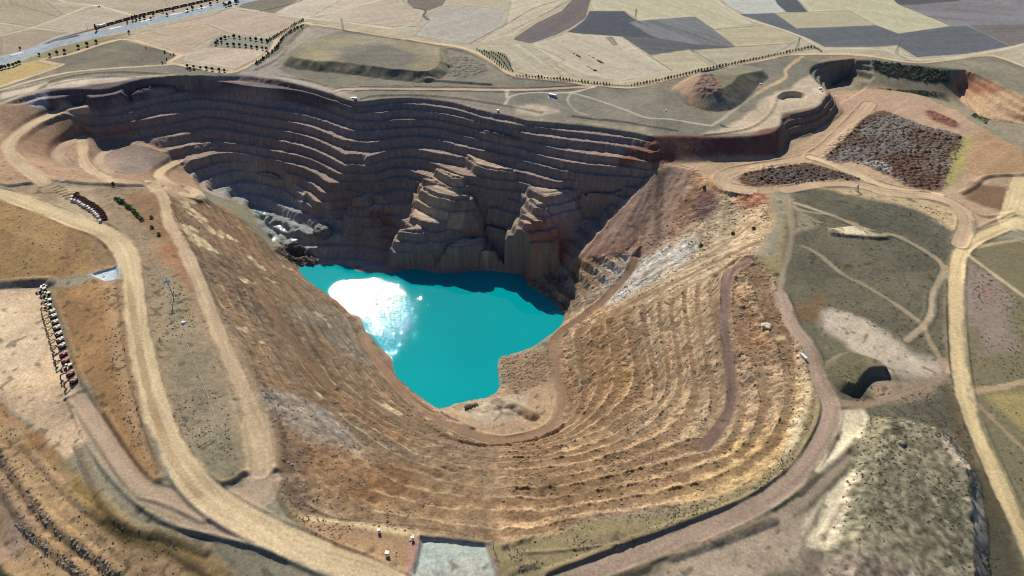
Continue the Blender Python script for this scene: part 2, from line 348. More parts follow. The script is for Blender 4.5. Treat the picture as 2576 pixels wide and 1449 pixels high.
# ledges that stand out of the far wall: level tops with a steep front
SHELF = np.zeros_like(Z); FALL_ = fbm(XX, YY, 3, 2, 20)
for pts, up in [([(1036,536),(1046,518),(1064,508),(1100,512),(1140,531),(1124,549),(1098,555),(1060,549)], 7), ([(1062,552),(1040,566),(1010,572),(1060,575)], 4), ([(1122,578),(1142,566),(1174,561),(1168,574),(1150,582)], 6), ([(1132,612),(1160,600),(1212,592),(1206,605),(1160,614)], 6), ([(1066,447),(1104,446),(1172,470),(1140,472),(1100,458)], 5), ([(1066,463),(1120,465),(1178,487),(1140,489),(1090,476)], 5), ([(1096,432),(1152,450),(1130,450)], 4), ([(1100,419),(1162,441),(1140,440)], 4), ([(1166,380),(1200,396),(1258,413),(1290,422),(1250,420),(1200,408)], 4), ([(1332,466),(1380,474),(1436,476),(1374,489)], 4), ([(1334,495),(1352,500),(1372,513),(1350,510)], 3), ([(1312,536),(1340,540),(1370,554),(1345,553)], 2), ([(1308,548),(1330,552),(1342,561),(1320,560)], 2), ([(890,498),(912,490),(932,485),(922,500)], 5), ([(928,526),(945,516),(958,518),(945,528)], 4), ([(1204,633),(1220,626),(1240,627),(1225,634)], 4), ([(700,445),(735,460),(775,486),(762,490),(730,470)], 4)]:
    lo_ = max(pts, key=lambda q: q[1]); zs = float(hit(lo_)[0, 2]) + up
    sl, d = polyfield(unproj(np.array(pts, float), zs), 16); d = d + .8 * fbm(XX[sl], YY[sl], 9, 2, 17)
    sk = zs + d * 1.35; us = np.interp(-sk, TZ, np.arange(len(TZ))) + .12 * fbm(XX[sl], YY[sl], 14, 3, 18); ks = np.floor(us); fs = us - ks
    sk = -np.interp(np.clip(ks + np.clip(fs / .5, 0, 1), 0, 17), np.arange(len(TZ)), TZ) + .7 * fbm(XX[sl], YY[sl], 5, 3, 19) + .25 * FALL_[sl]
    sk = np.minimum(sk, zs + d * .8) - 26 * ss(-15, -34, d); sk = np.where(ZB[sl] > LAKE + 2.5, sk, -999)
    Z[sl] = np.where(d > 0, np.maximum(Z[sl] * .15 + zs * .85, np.minimum(Z[sl], zs + 6)), np.maximum(Z[sl], sk)); SHELF[sl] = np.maximum(SHELF[sl], ss(-.5, 1, d))
TW *= 1 - .8 * SHELF
# ------------------------------------------------------------------ mounds, pads and holes on top of the base
def plateau(pts, h, slope, n=4, warp=2, seed=0, north=0):
    sl, d = zone(pts, n, 12)
    d = d + warp * fbm(XX[sl], YY[sl], 22, 3, seed)
    t = np.tan(radians(slope)); v = np.clip(d * t, 0, abs(h))
    if north: v = np.minimum(v, np.clip((YY[sl][d > 0].max() - YY[sl]) * north, 0, 99) + .3) * (d > 0)
    Z[sl] += v if h > 0 else -v
    return sl, d
M1 = [(706,163),(754,175),(869,188),(969,201),(1069,208),(1115,194),(1135,160),(1116,122),(1069,110),(1000,102),(869,86),(794,98),(735,125)]
M2 = [(1692,225),(1708,250),(1738,268),(1788,280),(1842,276),(1885,242),(1908,214),(1932,196),(1914,174),(1863,166),(1763,180),(1716,203)]
M3 = [(2160,1090),(2190,1048),(2290,1058),(2375,1085),(2425,1150),(2468,1215),(2478,1290),(2486,1380),(2480,1750),(2060,1750),(2075,1385),(2100,1310),(2130,1210)]
plateau(M1, 10, 36, seed=1, north=.09, warp=4); plateau(M2, 16, 36, seed=2, north=.22); plateau(M3, 11, 40, seed=3)
plateau([(2190,950),(2165,990),(2150,998),(2110,985),(2085,950),(2075,915),(2110,890),(2150,895),(2210,915),(2235,935),(2238,950)], 7, 55, seed=4)
plateau([(2095,575),(2160,570),(2230,592),(2220,605),(2120,598),(2085,590)], 2.5, 40, seed=5)
plateau([(2455,620),(2576,640),(2700,700),(2700,900),(2460,900)], .1, 5)
# dug hole on the terrace right of the pit, and the step quarry
plateau([(1955,245),(1970,232),(2000,229),(2025,235),(2028,245),(2000,252),(1965,250)], -6, 60, seed=6, warp=.5)
plateau([(1838,322),(1822,320),(1812,312)], -2, 45)
# ponds with a lined floor
padA = [(1058,1352),(1225,1368),(1248,1440),(1262,1520),(1010,1520),(1040,1440)]
plateau(padA, -1.2, 45, n=1, warp=.2)
padB = [(226,689),(300,668),(302,700),(262,706)]
plateau(padB, -1.6, 50, n=1, warp=.2)
# ------------------------------------------------------------------ earth banks (safety berms): traced line, height, half width
berms = [
 ([(0,466),(30,468),(70,463),(150,456),(210,462),(260,464),(300,466),(380,467)], 2.4, 4),
 ([(380,468),(395,478),(410,500),(425,545),(455,605),(500,690),(545,775),(605,850),(650,950),(690,1040),(705,1100),(703,1180)], 1.6, 3),
 ([(520,1210),(560,1218),(590,1208),(615,1190),(650,1186),(688,1181)], 2.6, 3),
 ([(705,1215),(712,1250),(735,1290),(770,1330),(830,1370),(900,1405),(960,1435),(1010,1452)], 2.4, 4),
 ([(270,560),(300,585),(330,620),(350,670),(360,730),(378,850),(405,970),(440,1080),(475,1160),(500,1200),(530,1222),(570,1220)], 1.5, 3.5),
 ([(296,700),(308,800),(325,900),(350,1010),(385,1120),(405,1190)], 1.0, 3),
 ([(322,690),(340,820),(370,980),(410,1100),(460,1200),(486,1238)], .9, 2.2),
 ([(405,1205),(380,1215),(345,1180),(310,1130),(275,1070),(262,1040)], 2.0, 4),
 ([(245,1120),(290,1180),(335,1230),(365,1255)], 1.2, 2.5),
 ([(0,718),(60,712),(120,706),(126,712)], 3.0, 5),
 ([(130,735),(155,800),(180,880),(205,950),(235,1020),(262,1090)], 1.2, 2.5),
 ([(165,1004),(207,989)], 1.8, 1.6),
 ([(200,1120),(260,1260),(330,1325),(430,1350),(520,1385)], 1.6, 4),
 ([(1040,1045),(1080,1075),(1120,1095),(1170,1112),(1250,1122),(1340,1108),(1400,1082),(1428,1050)], 3.2, 3.5),
 ([(1110,1040),(1150,1060),(1190,1080)], 2.5, 3),
 ([(1250,1010),(1300,1025),(1340,1045)], 4.5, 7),
 ([(1612,600),(1585,690),(1545,735),(1470,790),(1405,838),(1385,860),(1378,900),(1388,950),(1412,985)], 2.2, 2.5),
 ([(1430,830),(1408,850),(1402,890),(1412,950),(1432,1000)], 1.6, 2.2),
 ([(905,800),(925,860),(960,915),(1010,975),(1060,1020),(1110,1050)], 1.0, 2),
 ([(1808,700),(1800,760),(1806,850),(1826,950),(1830,1010),(1815,1060)], 2.4, 3),
 ([(1800,690),(1850,655),(1885,648),(1920,668),(1950,690)], 2.2, 4),
 ([(2055,905),(2068,960),(2070,1040),(2050,1100),(2020,1160),(1960,1215),(1880,1265),(1750,1310),(1640,1350),(1500,1405),(1380,1450)], 3.4, 5),
 ([(1940,1305),(1850,1340),(1770,1368),(1690,1396)], 2.2, 5),
 ([(1620,1420),(1560,1440),(1500,1460)], 2.2, 5),
 ([(1985,478),(2040,462),(2100,455),(2170,462),(2240,482),(2340,492),(2400,508),(2440,528),(2480,545),(2550,535)], 1.6, 3.5),
 ([(2420,600),(2400,640),(2388,690),(2384,760),(2384,850),(2390,930)], 2.0, 3),
 ([(2450,580),(2510,552),(2548,538)], 1.5, 3),
 ([(2570,440),(2480,446),(2450,470),(2420,486)], 2.2, 4),
 ([(1770,340),(1850,330),(1900,315),(1940,280),(1955,240)], 1.0, 3),
 ([(455,138),(400,118),(302,95),(200,122),(128,146)], 1.0, 3), ([(470,172),(560,180),(596,176),(644,150)], 1.6, 4),
 ([(644,175),(700,145),(740,90),(780,62),(820,64)], 2.0, 4), ([(870,78),(1000,98),(1160,128),(1230,160),(1280,190)], 1.4, 3),
 ([(1290,196),(1400,206),(1490,214)], 1.0, 3), ([(906,219),(1000,217),(1180,220),(1288,222),(1400,219),(1490,214)], 1.2, 2.5), ([(890,229),(960,226),(1100,228),(1288,231),(1400,228)], 1.0, 2.5),
 ([(908,248),(950,240),(1050,239),(1150,247),(1230,258),(1288,268),(1360,282)], 1.4, 4),
 ([(1440,292),(1500,300),(1560,305),(1700,328)], 1.4, 3.5), ([(1075,202),(1130,206),(1232,213)], 2.2, 4),
 ([(125,205),(180,192),(290,181),(420,186)], 1.6, 4), ([(130,214),(190,202),(280,192),(340,194)], 1.2, 3), ([(0,232),(60,220),(106,208)], 1.8, 4),
 ([(706,190),(780,203),(820,215)], 1.0, 3), ([(540,1340),(560,1400)], .1, 1),
 ([(2150,1105),(2110,1150),(2060,1190),(2010,1240)], 1.2, 3), ([(2200,1188),(2160,1195),(2135,1240),(2100,1300),(2070,1350)], 1.5, 3),
 ([(1060,1348),(1140,1354),(1228,1366)], 1.2, 2.4), ([(1056,1352),(1040,1420),(1012,1470)], 1.2, 2.4), ([(1232,1366),(1252,1440)], .8, 3),
 ([(1266,1375),(1340,1352)], 1.0, 2.5),
 ([(0,1130),(60,1225),(130,1312),(220,1383),(300,1445)], 1.8, 4), ([(0,1215),(70,1322),(150,1397),(230,1455)], 1.8, 4), ([(60,1120),(180,1250),(260,1310)], 1.0, 3),
 ([(130,474),(150,468)], 1.3, 1.6), ([(137,479),(160,471)], 1.3, 1.6), ([(145,484),(167,477)], 1.3, 1.6), ([(153,489),(174,482)], 1.3, 1.6), ([(160,494),(182,487)], 1.3, 1.6), ([(167,499),(187,492)], 1.2, 1.6),
 ([(769,1267),(810,1290),(856,1304),(944,1312),(1069,1325),(1140,1338),(1194,1350)], .9, 1.2), ([(1320,1391),(1420,1384),(1575,1366)], .9, 1.2), ([(1288,1440),(1340,1420)], 1.0, 2.5),
]
BK = np.zeros_like(Z)
for i, (pts, h, wd) in enumerate(berms):
    wv = hw(spline(pts, 5)); sl, D, Sg, T = linefield(wv, wd * 1.6)
    hh = h * (1 + .18 * noise(T / 9.0, T * 0 + i, 21)); v = hh * np.clip(1 - (D / wd) ** 1.5, 0, None) * ss(0, .1, D.max() - D + .2)
    Z[sl] = Z[sl] + v; BK[sl] = np.maximum(BK[sl], np.clip(v / max(h, 1), 0, 1))
# ------------------------------------------------------------------ gullies and lines: smear noise along and across the slope
gy, gx = np.gradient(blur(ZB, 3, 1), G)
gm = np.hypot(gx, gy) + 1e-4; gx /= gm; gy /= gm
SLOPE = gm
def smear(vx, vy, n, seed, step=1.0):
    W = np.random.RandomState(seed).rand(NY, NX).astype(np.float32); A = W.copy()
    for sgn in (1, -1):
        px = np.tile(np.arange(NX, dtype=np.float32), (NY, 1)); py = np.tile(np.arange(NY, dtype=np.float32)[:, None], (1, NX))
        for i in range(n):
            ix = np.clip(px, 0, NX - 1).astype(np.int32); iy = np.clip(py, 0, NY - 1).astype(np.int32)
            px += sgn * step * vx[iy, ix]; py += sgn * step * vy[iy, ix]
            A += W[np.clip(py, 0, NY - 1).astype(np.int32), np.clip(px, 0, NX - 1).astype(np.int32)]
    A -= A.mean(); return A / A.std()
FALL = smear(gx, gy, 9, 1); CONT = smear(-gy, gx, 34, 2, 1.4)
FALL2 = blur(FALL, 2, 1); FALL2 /= FALL2.std(); CONT2 = blur(CONT, 2, 1); CONT2 /= CONT2.std()
# ------------------------------------------------------------------ roads: traced centre line, width (m), colour, bank height
ROADC = np.zeros_like(Z); RCOL = np.zeros((NY, NX, 3), np.float32)
SAND = S(218,194,152); TAN = S(200,176,142); DUST = S(180,158,132); PALE = S(212,202,180); PINK = S(200,172,140)
roads = [
 ([(380,462),(400,478),(412,500),(425,560),(470,640),(520,760),(560,860),(605,960),(635,1040),(655,1110),(655,1178)], 9.5, TAN, 1),
 ([(655,1180),(650,1110),(640,1060)], 16, TAN, 0),
 ([(200,1000),(250,1110),(320,1200),(400,1268),(480,1305),(600,1332),(700,1362),(800,1400)], 10, DUST, 1),
 ([(200,1000),(240,1060),(300,1150),(360,1225),(415,1243),(465,1262),(520,1290)], 8, DUST, 1),
 ([(560,1280),(640,1250),(660,1215)], 22, DUST, 0),
 ([(-60,472),(0,487),(100,520),(200,560),(260,582),(300,612),(325,660),(336,720),(350,850),(385,1000),(430,1120),(490,1210),(560,1272),(680,1340),(800,1393),(920,1440),(1010,1485)], 15.5, SAND, 1),
 ([(110,455),(60,420),(30,390),(22,360),(60,325),(110,297),(160,281),(213,273)], 13, TAN, 1),
 ([(213,345),(185,353),(155,370),(146,392),(165,412)], 14, DUST, 1),
 ([(206,347),(209,380),(214,412),(248,440),(288,456)], 10, TAN, 1),
 ([(268,382),(247,402),(262,425),(278,433)], 10, DUST, 1),
 ([(452,407),(420,420),(400,437),(414,455),(450,470),(487,478),(497,490),(470,492),(420,473),(388,460)], 12, TAN, 1),
 ([(290,455),(340,462),(385,465)], 9, DUST, 0),
 ([(650,735),(714,825),(769,900),(836,975)], 5.5, S(136,112,88), 1),
 ([(1598,645),(1586,678),(1540,733),(1480,787),(1412,834),(1390,872),(1396,930),(1412,985),(1412,1030),(1380,1080),(1300,1108),(1240,1108),(1150,1083),(1060,1030),(990,965),(935,885),(916,845)], 8.5, S(150,122,98), 1),
 ([(1880,658),(1842,682),(1824,730),(1824,850),(1838,950),(1840,1000),(1818,1070),(1772,1128)], 8, S(134,112,100), 1),
 ([(2700,520),(2580,548),(2540,565),(2485,588),(2432,617),(2408,660),(2403,740),(2406,850),(2416,950),(2442,1050),(2492,1170),(2542,1280),(2625,1460)], 10.5, S(222,198,150), 1),
 ([(2576,455),(2565,500),(2545,560)], 24, S(226,205,158), 0),
 ([(2185,262),(2150,300),(2110,342),(2060,385),(2000,405),(1900,422),(1842,433),(1815,450),(1828,468),(1880,478)], 15, PINK, 1),
 ([(2037,395),(2090,412),(2145,435),(2220,466),(2300,483),(2360,490)], 9, SAND, 1),
 ([(1972,477),(2057,462),(2145,462),(2232,482),(2357,497),(2412,525),(2430,562),(2412,612)], 12, PINK, 1),
 ([(1998,510),(2090,540),(2190,580),(2260,595),(2340,640),(2370,670),(2365,700),(2345,740),(2340,790),(2318,822),(2280,855)], 4.5, S(176,160,130), 1),
 ([(1998,510),(2005,525),(2050,535),(2090,540)], 3, S(176,160,130), 0),
 ([(1988,500),(1990,600),(1968,690),(1960,745)], 5, S(160,146,120), 0),
 ([(1960,745),(1990,820),(2030,872),(2062,950),(2085,1000),(2088,1050),(2062,1115),(2000,1198),(1900,1270),(1750,1340),(1600,1395),(1400,1470)], 10.5, S(172,150,130), 1),
 ([(2085,1005),(2130,1015),(2180,1018),(2240,1000),(2330,962),(2392,932)], 6.5, S(166,144,120), 0),
 ([(2390,935),(2340,862),(2325,820)], 4, S(180,158,128), 0), ([(2320,815),(2260,770),(2180,720),(2120,690),(2060,640),(2020,620)], 3.5, S(170,155,125), 0),
 ([(2432,637),(2500,690),(2590,755)], 4, S(205,184,148), 0), ([(2445,622),(2510,612),(2590,598)], 4, S(205,184,148), 0),
 ([(2440,984),(2507,976),(2590,958)], 5, S(190,165,130), 0), ([(2440,1000),(2530,1085),(2600,1155)], 3.5, S(170,146,120), 0),
 ([(2130,1150),(2080,1200),(2020,1260),(1940,1320)], 6.5, S(172,154,134), 0),
 ([(1908,608),(1800,662),(1680,718),(1560,778),(1450,842)], 5, S(158,126,94) * .72, 0), ([(1880,655),(1760,706),(1640,765),(1545,805)], 4, S(196,164,120) * .7, 0), ([(1935,580),(1850,622),(1740,672),(1640,722),(1560,760)], 2.6, S(226,200,160) * .7, 0), ([(1900,560),(1800,630),(1700,680)], 2.2, S(170,136,98) * .7, 0),
 # far side
 ([(0,218),(148,167),(140,161),(108,152),(120,146),(175,137),(302,99),(375,110),(448,136),(452,140),(428,155),(437,160),(510,172),(582,179),(644,152),(682,125),(706,87),(750,61),(794,60),(856,71),(919,82),(1069,106),(1169,122),(1244,157),(1288,187),(1388,200),(1488,212),(1563,219),(1610,216),(1688,197),(1788,175),(1932,147),(1982,137),(2107,136),(2182,140),(2257,152),(2320,157),(2407,147),(2495,140),(2600,176)], 8, S(216,190,152), 1),
 ([(-20,233),(0,227),(125,192),(217,177),(400,164),(437,160)], 7, S(205,182,150), 1),
 ([(0,262),(60,238),(120,222),(200,214),(300,203),(345,193),(440,188)], 6, S(196,176,150), 0),
 ([(1798,0),(1838,25),(1875,45),(1932,63),(1982,79),(2020,94),(2072,122),(2107,122),(2207,124),(2257,136),(2307,150),(2382,146),(2507,127),(2600,105)], 6, S(214,204,180), 0),
 ([(839,230),(906,223),(1288,226),(1400,222),(1495,217)], 7.5, S(200,174,146), 1),
 ([(1270,262),(1288,241),(1338,233),(1428,233),(1475,224),(1495,218)], 4, PALE, 0), ([(1275,228),(1276,245)], 5, PALE, 0),
 ([(1443,234),(1488,247),(1563,272),(1625,295),(1688,300),(1775,314),(1800,310),(1863,265),(1903,237)], 4.5, S(190,180,156), 0),
 ([(1436,234),(1428,250),(1432,262),(1450,280),(1475,288)], 4, S(190,180,156), 0),
 ([(2017,142),(1977,175),(1977,192),(1957,207),(1932,218),(1905,235)], 6, S(200,174,130), 0),
 ([(706,165),(644,195),(690,150),(745,100),(790,72)], 5, S(172,158,140), 0),
 ([(690,195),(760,205),(850,230),(905,224)], 4, S(180,172,158), 0),
 ([(0,90),(80,70),(150,44),(220,17),(260,13)], 7, S(214,200,165), 0), ([(150,0),(180,8),(250,16),(330,38)], 7, S(214,200,165), 0), ([(80,70),(120,74),(180,82)], 5, S(214,200,165), 0), ([(0,57),(80,70)], 4, S(200,186,150), 0),
 ([(640,28),(700,38),(780,46),(900,60),(985,72),(1030,62)], 6, S(212,198,165), 0), ([(585,15),(600,22),(640,28)], 6, S(210,196,165), 0),
 ([(1288,187),(1420,195),(1540,210),(1690,180),(1800,165)], 4, S(206,192,150), 0),
]
for i, (pts, wd, colr, bk) in enumerate(roads):
    if min(p_[1] for p_ in pts) < 260: wd *= .82
    wv = hw(spline(pts, 5)); sl, D, Sg, T = linefield(wv, wd * 1.1 + 5)
    if D.size == 0: continue
    cum = np.concatenate([[0], np.cumsum(np.hypot(*np.diff(wv, axis=0).T))])
    zl = bil(ZB, wv[:, 0], wv[:, 1]); zl = np.convolve(np.pad(zl, 3, mode='edge'), np.ones(7) / 7, 'valid')
    wv_ = wd * (1 + .16 * noise(T / 35, T * 0 + i, 14) + .08 * noise(T / 9, T * 0 + i, 15))
    De = D + (wd - wv_) / 2 + .9 * fbm(XX[sl], YY[sl], 11, 3, 40 + i % 5) + .5 * fbm(XX[sl], YY[sl], 3, 1, 45)
    inn = ss(wd / 2 + 1.3, wd / 2 - 1.2, De)
    if bk:
        fl = ss(wd * .5 + 4, wd * .5, D)
        zi = np.interp(T, cum, zl).astype(np.float32)
        Z[sl] = Z[sl] * (1 - fl) + np.minimum(zi, Z[sl] + 3) * fl
        bh = (.55 if wd < 9 else .8) * np.exp(-((D - wd / 2 - 1.6) / 1.1) ** 2) * (1 + .6 * noise(T / 13, T * 0 + i, 8))
        Z[sl] += np.clip(bh, 0, 2)
    # wheel tracks and edges
    tr = .5 + .5 * np.cos(D / max(wd, 1) * 2 * pi * 2.0)
    t2 = .7 * fbm(T / 60 + .8 * fbm(XX[sl], YY[sl], 40, 2, 57), (Sg * D) / 1.9 + 1.2 * noise(T / 45, T * 0 + i, 56), 1.0, 3, 50 + i % 4) + .7 * fbm(XX[sl], YY[sl], 26, 3, 58)
    c = colr * (1 + .34 * t2 + .05 * (tr - .5))[..., None]
    al = inn * (.92 if bk else .75)
    RCOL[sl] = RCOL[sl] * (1 - al[..., None]) + c * al[..., None]
    ROADC[sl] = np.maximum(ROADC[sl], al)
# dark strip between the two lanes of the left haul road
wv = hw(spline([(322,690),(340,820),(372,980),(412,1100),(462,1200),(500,1245)], 5)); sl, D, Sg, T = linefield(wv, 8)
al = ss(3.0, 1.6, D + .9 * noise(T / 6, D, 3)) * (.55 + .25 * noise(T / 25, T * 0, 7)) * ss(0, 25, T)
RCOL[sl] = RCOL[sl] * (1 - al[..., None]) + S(158,128,92) * al[..., None]
# ------------------------------------------------------------------ surface roughness
ro = 1 - ROADC
pitm = ss(-3, -8, ZB) * ro
farm = ss(960, 1000, YY)
n1 = fbm(XX, YY, 14, 5, 60); n2 = fbm(XX, YY, 5, 3, 66)
rock = TW * (.4 + .6 * FACE)
Z += ro * (.14 * n2 + .30 * n1 + .25 * fbm(XX, YY, 45, 2, 64)) * (1 - .7 * farm)
Z += rock * ro * (.8 + .7 * NEAR) * (.9 * n1 + .6 * n2) 
Z += TW * ro * .28 * FALL2 * (.3 + FACE)
sl, m = layer(talus, 3); Z[sl] += m * (.35 * FALL2[sl] + .25 * n2[sl])
sl, m = layer(rightslope, 6); TAL = np.zeros_like(Z); s2, m2 = layer(talus, 3); TAL[s2] = m2; rs = m * ro[sl] * (1 - .75 * BERM[sl]) * (1 - TAL[sl])
rs = rs * (1 - .55 * UR[sl]); CRAG = np.zeros_like(Z); CRAG[sl] = rs
Z[sl] += rs * (2.2 * np.abs(fbm(XX[sl], YY[sl], 7, 3, 71)) + 1.3 * n1[sl])
# tipped heaps
def heaps(pts, h, s, seed, n=3):
    sl, m = layer(pts, 4, n, 3, seed)
    x, y = XX[sl] / s, YY[sl] / s
    best = np.full(x.shape, 9.0, np.float32); R = np.random.RandomState(seed)
    J = R.rand(64, 64, 3).astype(np.float32); fx = np.floor(x); fy = np.floor(y)
    for dx in (-1, 0, 1):
        for dy in (-1, 0, 1):
            cx = fx + dx; cy = fy + dy; j = J[cy.astype(int) % 64, cx.astype(int) % 64]
            best = np.minimum(best, np.hypot(x - cx - .15 - .7 * j[..., 0], (y - cy - .15 - .7 * j[..., 1])) + .25 * j[..., 2])
    v = np.clip(1 - best * 1.25, 0, 1)
    Z[sl] += m * h * (v ** .8 + .25 * n2[sl]); return sl, m, v
HP = [heaps([(2070,385),(2130,330),(2205,280),(2265,295),(2330,320),(2380,330),(2420,345),(2410,380),(2390,430),(2360,478),(2290,470),(2230,440),(2180,415),(2150,408),(2100,408)], 3.2, 5.2, 5),
      heaps([(1860,445),(1900,420),(1960,412),(2040,412),(2110,432),(2170,452),(2130,455),(2050,455),(1960,465),(1880,468)], 2.2, 4.6, 6),
      heaps([(1742,225),(1758,196),(1790,188),(1810,215),(1805,235),(1780,245),(1755,240)], 2.5, 6, 7),
      heaps([(1125,150),(1165,140),(1225,165),(1200,190),(1150,195),(1128,185)], 2.2, 6.5, 8),
      heaps([(780,670),(700,640),(700,625),(745,615),(790,650),(800,668)], 5, 6, 9),
      heaps([(640,520),(700,540),(760,580),(745,620),(690,600),(655,570)], 4.5, 14, 10),
      heaps([(2330,280),(2360,285),(2410,310),(2400,322),(2340,300)], 2.5, 6, 11)]
heaps([(1262,905),(1300,890),(1345,880),(1382,885),(1380,955),(1300,985),(1260,975)], 1.6, 3.6, 15); heaps([(1120,1020),(1160,1012),(1250,986),(1330,950),(1300,990),(1220,1008)], 1.0, 3.0, 16)
heaps([(1150,1020),(1215,1012),(1290,1020),(1300,1035),(1180,1035)], 3.0, 9, 12)
heaps([(1080,1180),(1140,1170),(1170,1190),(1120,1200)], 2.0, 5, 13)
heaps([(2380,1090),(2415,1120),(2445,1200),(2455,1330),(2462,1440),(2448,1440),(2440,1330),(2425,1210),(2395,1130)], 2.6, 7, 14)
# ------------------------------------------------------------------ ground colours (albedo), painted region by region in world space
C = np.zeros((NY, NX, 3), np.float32)
C[:] = S(146,138,116)
def paint(pts, colr, soft=3, warp=3, seed=0, n=1, amt=1.0, ws=25.0, mod=None):
    sl, m = layer(pts, soft, n, warp, seed, ws)
    m = m * amt
    if mod is not None: m = m * mod(sl)
    C[sl] = C[sl] * (1 - m[..., None]) + colr * m[..., None]; return sl, m
def tint(sl, m, colr): C[sl] = C[sl] * (1 - m[..., None]) + colr * m[..., None]
big = fbm(XX, YY, 160, 4, 80); mid = fbm(XX, YY, 35, 4, 85); fine = fbm(XX, YY, 8, 3, 90)
# ---- the farmland beyond the perimeter track
ang = radians(-38)
far2 = [(-400,215),(0,216),(148,166),(140,160),(108,152),(302,97),(452,138),(428,156),(582,178),(644,150),(682,123),(706,85),(750,59),(794,58),(919,80),(1169,120),(1244,154),(1290,185),(1400,198),(1488,210),(1563,217),(1610,214),(1788,173),(1932,145),(1982,135),(2107,134),(2182,138),(2257,150),(2320,155),(2407,145),(2495,138),(2600,180),(3200,300),(3200,-180),(1288,-185),(-900,-180)]
FARM = np.zeros_like(Z)
def field(pts, colr, deg, sc=1.0, amt=.10, soft=1.2, edge=True):
    colr = colr * (.82 if colr[0] > .25 else .92)
    w_ = hw(pts) if not isinstance(pts, np.ndarray) else pts
    sl, d = polyfield(w_, 6)
    m = ss(-soft, soft, d + .8 * fine[sl]); a_ = radians(deg)
    uu = XX[sl] * cos(a_) + YY[sl] * sin(a_); vv = -XX[sl] * sin(a_) + YY[sl] * cos(a_)
    st = fbm(uu / 70, vv / (2.6 * sc), 1.0, 3, 33) * amt * 1.3 + fbm(uu / 220, vv / 22, 1.0, 2, 34) * amt * 1.1 + .05 * fine[sl]
    ed = .22 * np.exp(-((d - 1.2) / 1.6) ** 2) - .10 * np.exp(-((d - 5) / 2.5) ** 2) if edge else 0
    c = colr * (1 + st - ed)[..., None]
    C[sl] = C[sl] * (1 - m[..., None]) + c * m[..., None]
    FARM[sl] = np.maximum(FARM[sl], m)
STRAW = S(198,187,158)
field(far2, STRAW, 40, 1.4, .10, edge=False)
field([(0,-20),(620,-40),(560,12),(470,34),(375,56),(300,70),(237,74),(150,104),(0,135)], S(192,178,152), -8, 1.3, .12)
field([(150,104),(0,140),(0,85),(84,68),(180,82)], S(180,164,138), -8, 1.2, .1)
field([(0,55),(75,66),(0,88),(-60,90),(-60,50)], S(196,184,156), -20)
field([(-60,-10),(120,5),(160,36),(84,66),(0,56),(-60,50)], S(184,172,142), -15)
field([(160,40),(250,18),(330,36),(240,70),(184,82),(90,68)], S(200,186,162), -12)
field([(330,84),(380,76),(520,60),(570,82),(540,92),(470,130),(440,132),(318,96)], S(202,182,154), 42)
field([(318,82),(480,50),(580,20),(640,30),(700,40),(760,58),(706,85),(640,92),(570,82),(520,62)], S(206,186,162), 42)
field([(460,134),(520,118),(690,122),(640,150),(590,174),(455,154)], S(210,192,168), 40, 1.4, .14)
field([(600,18),(620,0),(760,-6),(690,32),(645,25)], S(128,122,104), 30, 1, .06)
field([(690,33),(765,-6),(960,-20),(1030,-10),(930,16),(780,45),(720,40)], S(214,200,176), 28, 1.2)
field([(790,46),(1010,-10),(1022,12),(1072,24),(1066,40),(1058,58),(1000,68),(880,56)], S(204,188,164), 24, 1.4, .12)
field([(1024,6),(1030,-14),(1130,-14),(1112,14),(1078,26),(1040,19)], S(126,114,104), 24, 1, .06)
field([(1114,15),(1200,16),(1288,28),(1270,62),(1181,111),(1041,90),(1078,50),(1070,38)], S(192,184,168), 40, 1.5, .08)
field([(1288,-20),(1440,-20),(1400,20),(1350,50),(1296,90),(1215,108),(1190,112),(1270,64)], S(210,196,168), 44, 1.2, .12)
field([(1296,100),(1335,109),(1290,110),(1210,112),(1195,115),(1290,180),(1360,196),(1420,192)], S(202,192,164), -62, 1.3, .13)
field([(1450,-14),(1490,-14),(1478,25),(1473,45),(1438,68),(1398,88),(1335,109),(1293,100),(1295,95),(1350,58),(1413,28)], S(114,106,102), 60, 1, .10)
field([(1483,28),(1570,28),(1600,52),(1582,57),(1640,90),(1655,96),(1565,92),(1513,90),(1463,86),(1428,80),(1448,68),(1473,48)], S(82,88,94), 5, 1, .06)
field([(1580,57),(1600,52),(1748,42),(1793,72),(1850,118),(1763,129),(1635,138),(1565,92),(1655,97)], S(122,124,124), -52, 1.2, .22)
field([(1655,96),(1750,112),(1850,118),(1763,129),(1635,138),(1565,92)], S(102,103,105), -10, 1.2, .18)
field([(1490,27),(1482,8),(1500,-20),(1800,-20),(1830,25),(1900,60),(1795,74),(1748,41),(1602,53),(1572,27)], S(208,200,166), -60, 1.2, .10)
field([(1795,75),(1925,62),(2020,96),(1990,110),(1850,117)], S(202,192,158), 0, 1.2, .10)
field([(1635,139),(1735,124),(1790,168),(1700,190),(1640,165)], S(200,190,158), 0, 1.2, .1)
field([(1740,126),(1850,119),(2000,108),(1940,142),(1800,165)], S(194,184,156), 5, 1.2, .1)
field([(1330,112),(1400,92),(1430,82),(1565,92),(1632,139),(1700,180),(1560,206),(1460,185),(1390,150)], S(208,197,171), -55, 1.3, .08)
field([(1523,94),(1540,92),(1556,113),(1544,115)], S(146,138,128), -55)
field([(1800,-14),(1942,-14),(1960,12),(1980,31),(1875,36),(1838,20)], S(202,204,192), 0, 1.2, .05)
field([(1942,-14),(1994,-14),(2032,30),(1980,31),(1957,12)], S(88,93,98), 0, 1, .05)
field([(1994,-14),(2230,-14),(2392,66),(2260,85),(2205,64),(2136,27),(2034,30)], S(206,200,166), -28, 1.2, .07)
field([(1950,34),(2034,30),(2136,27),(2205,64),(2002,72)], S(194,186,154), 2, 1.0, .06)
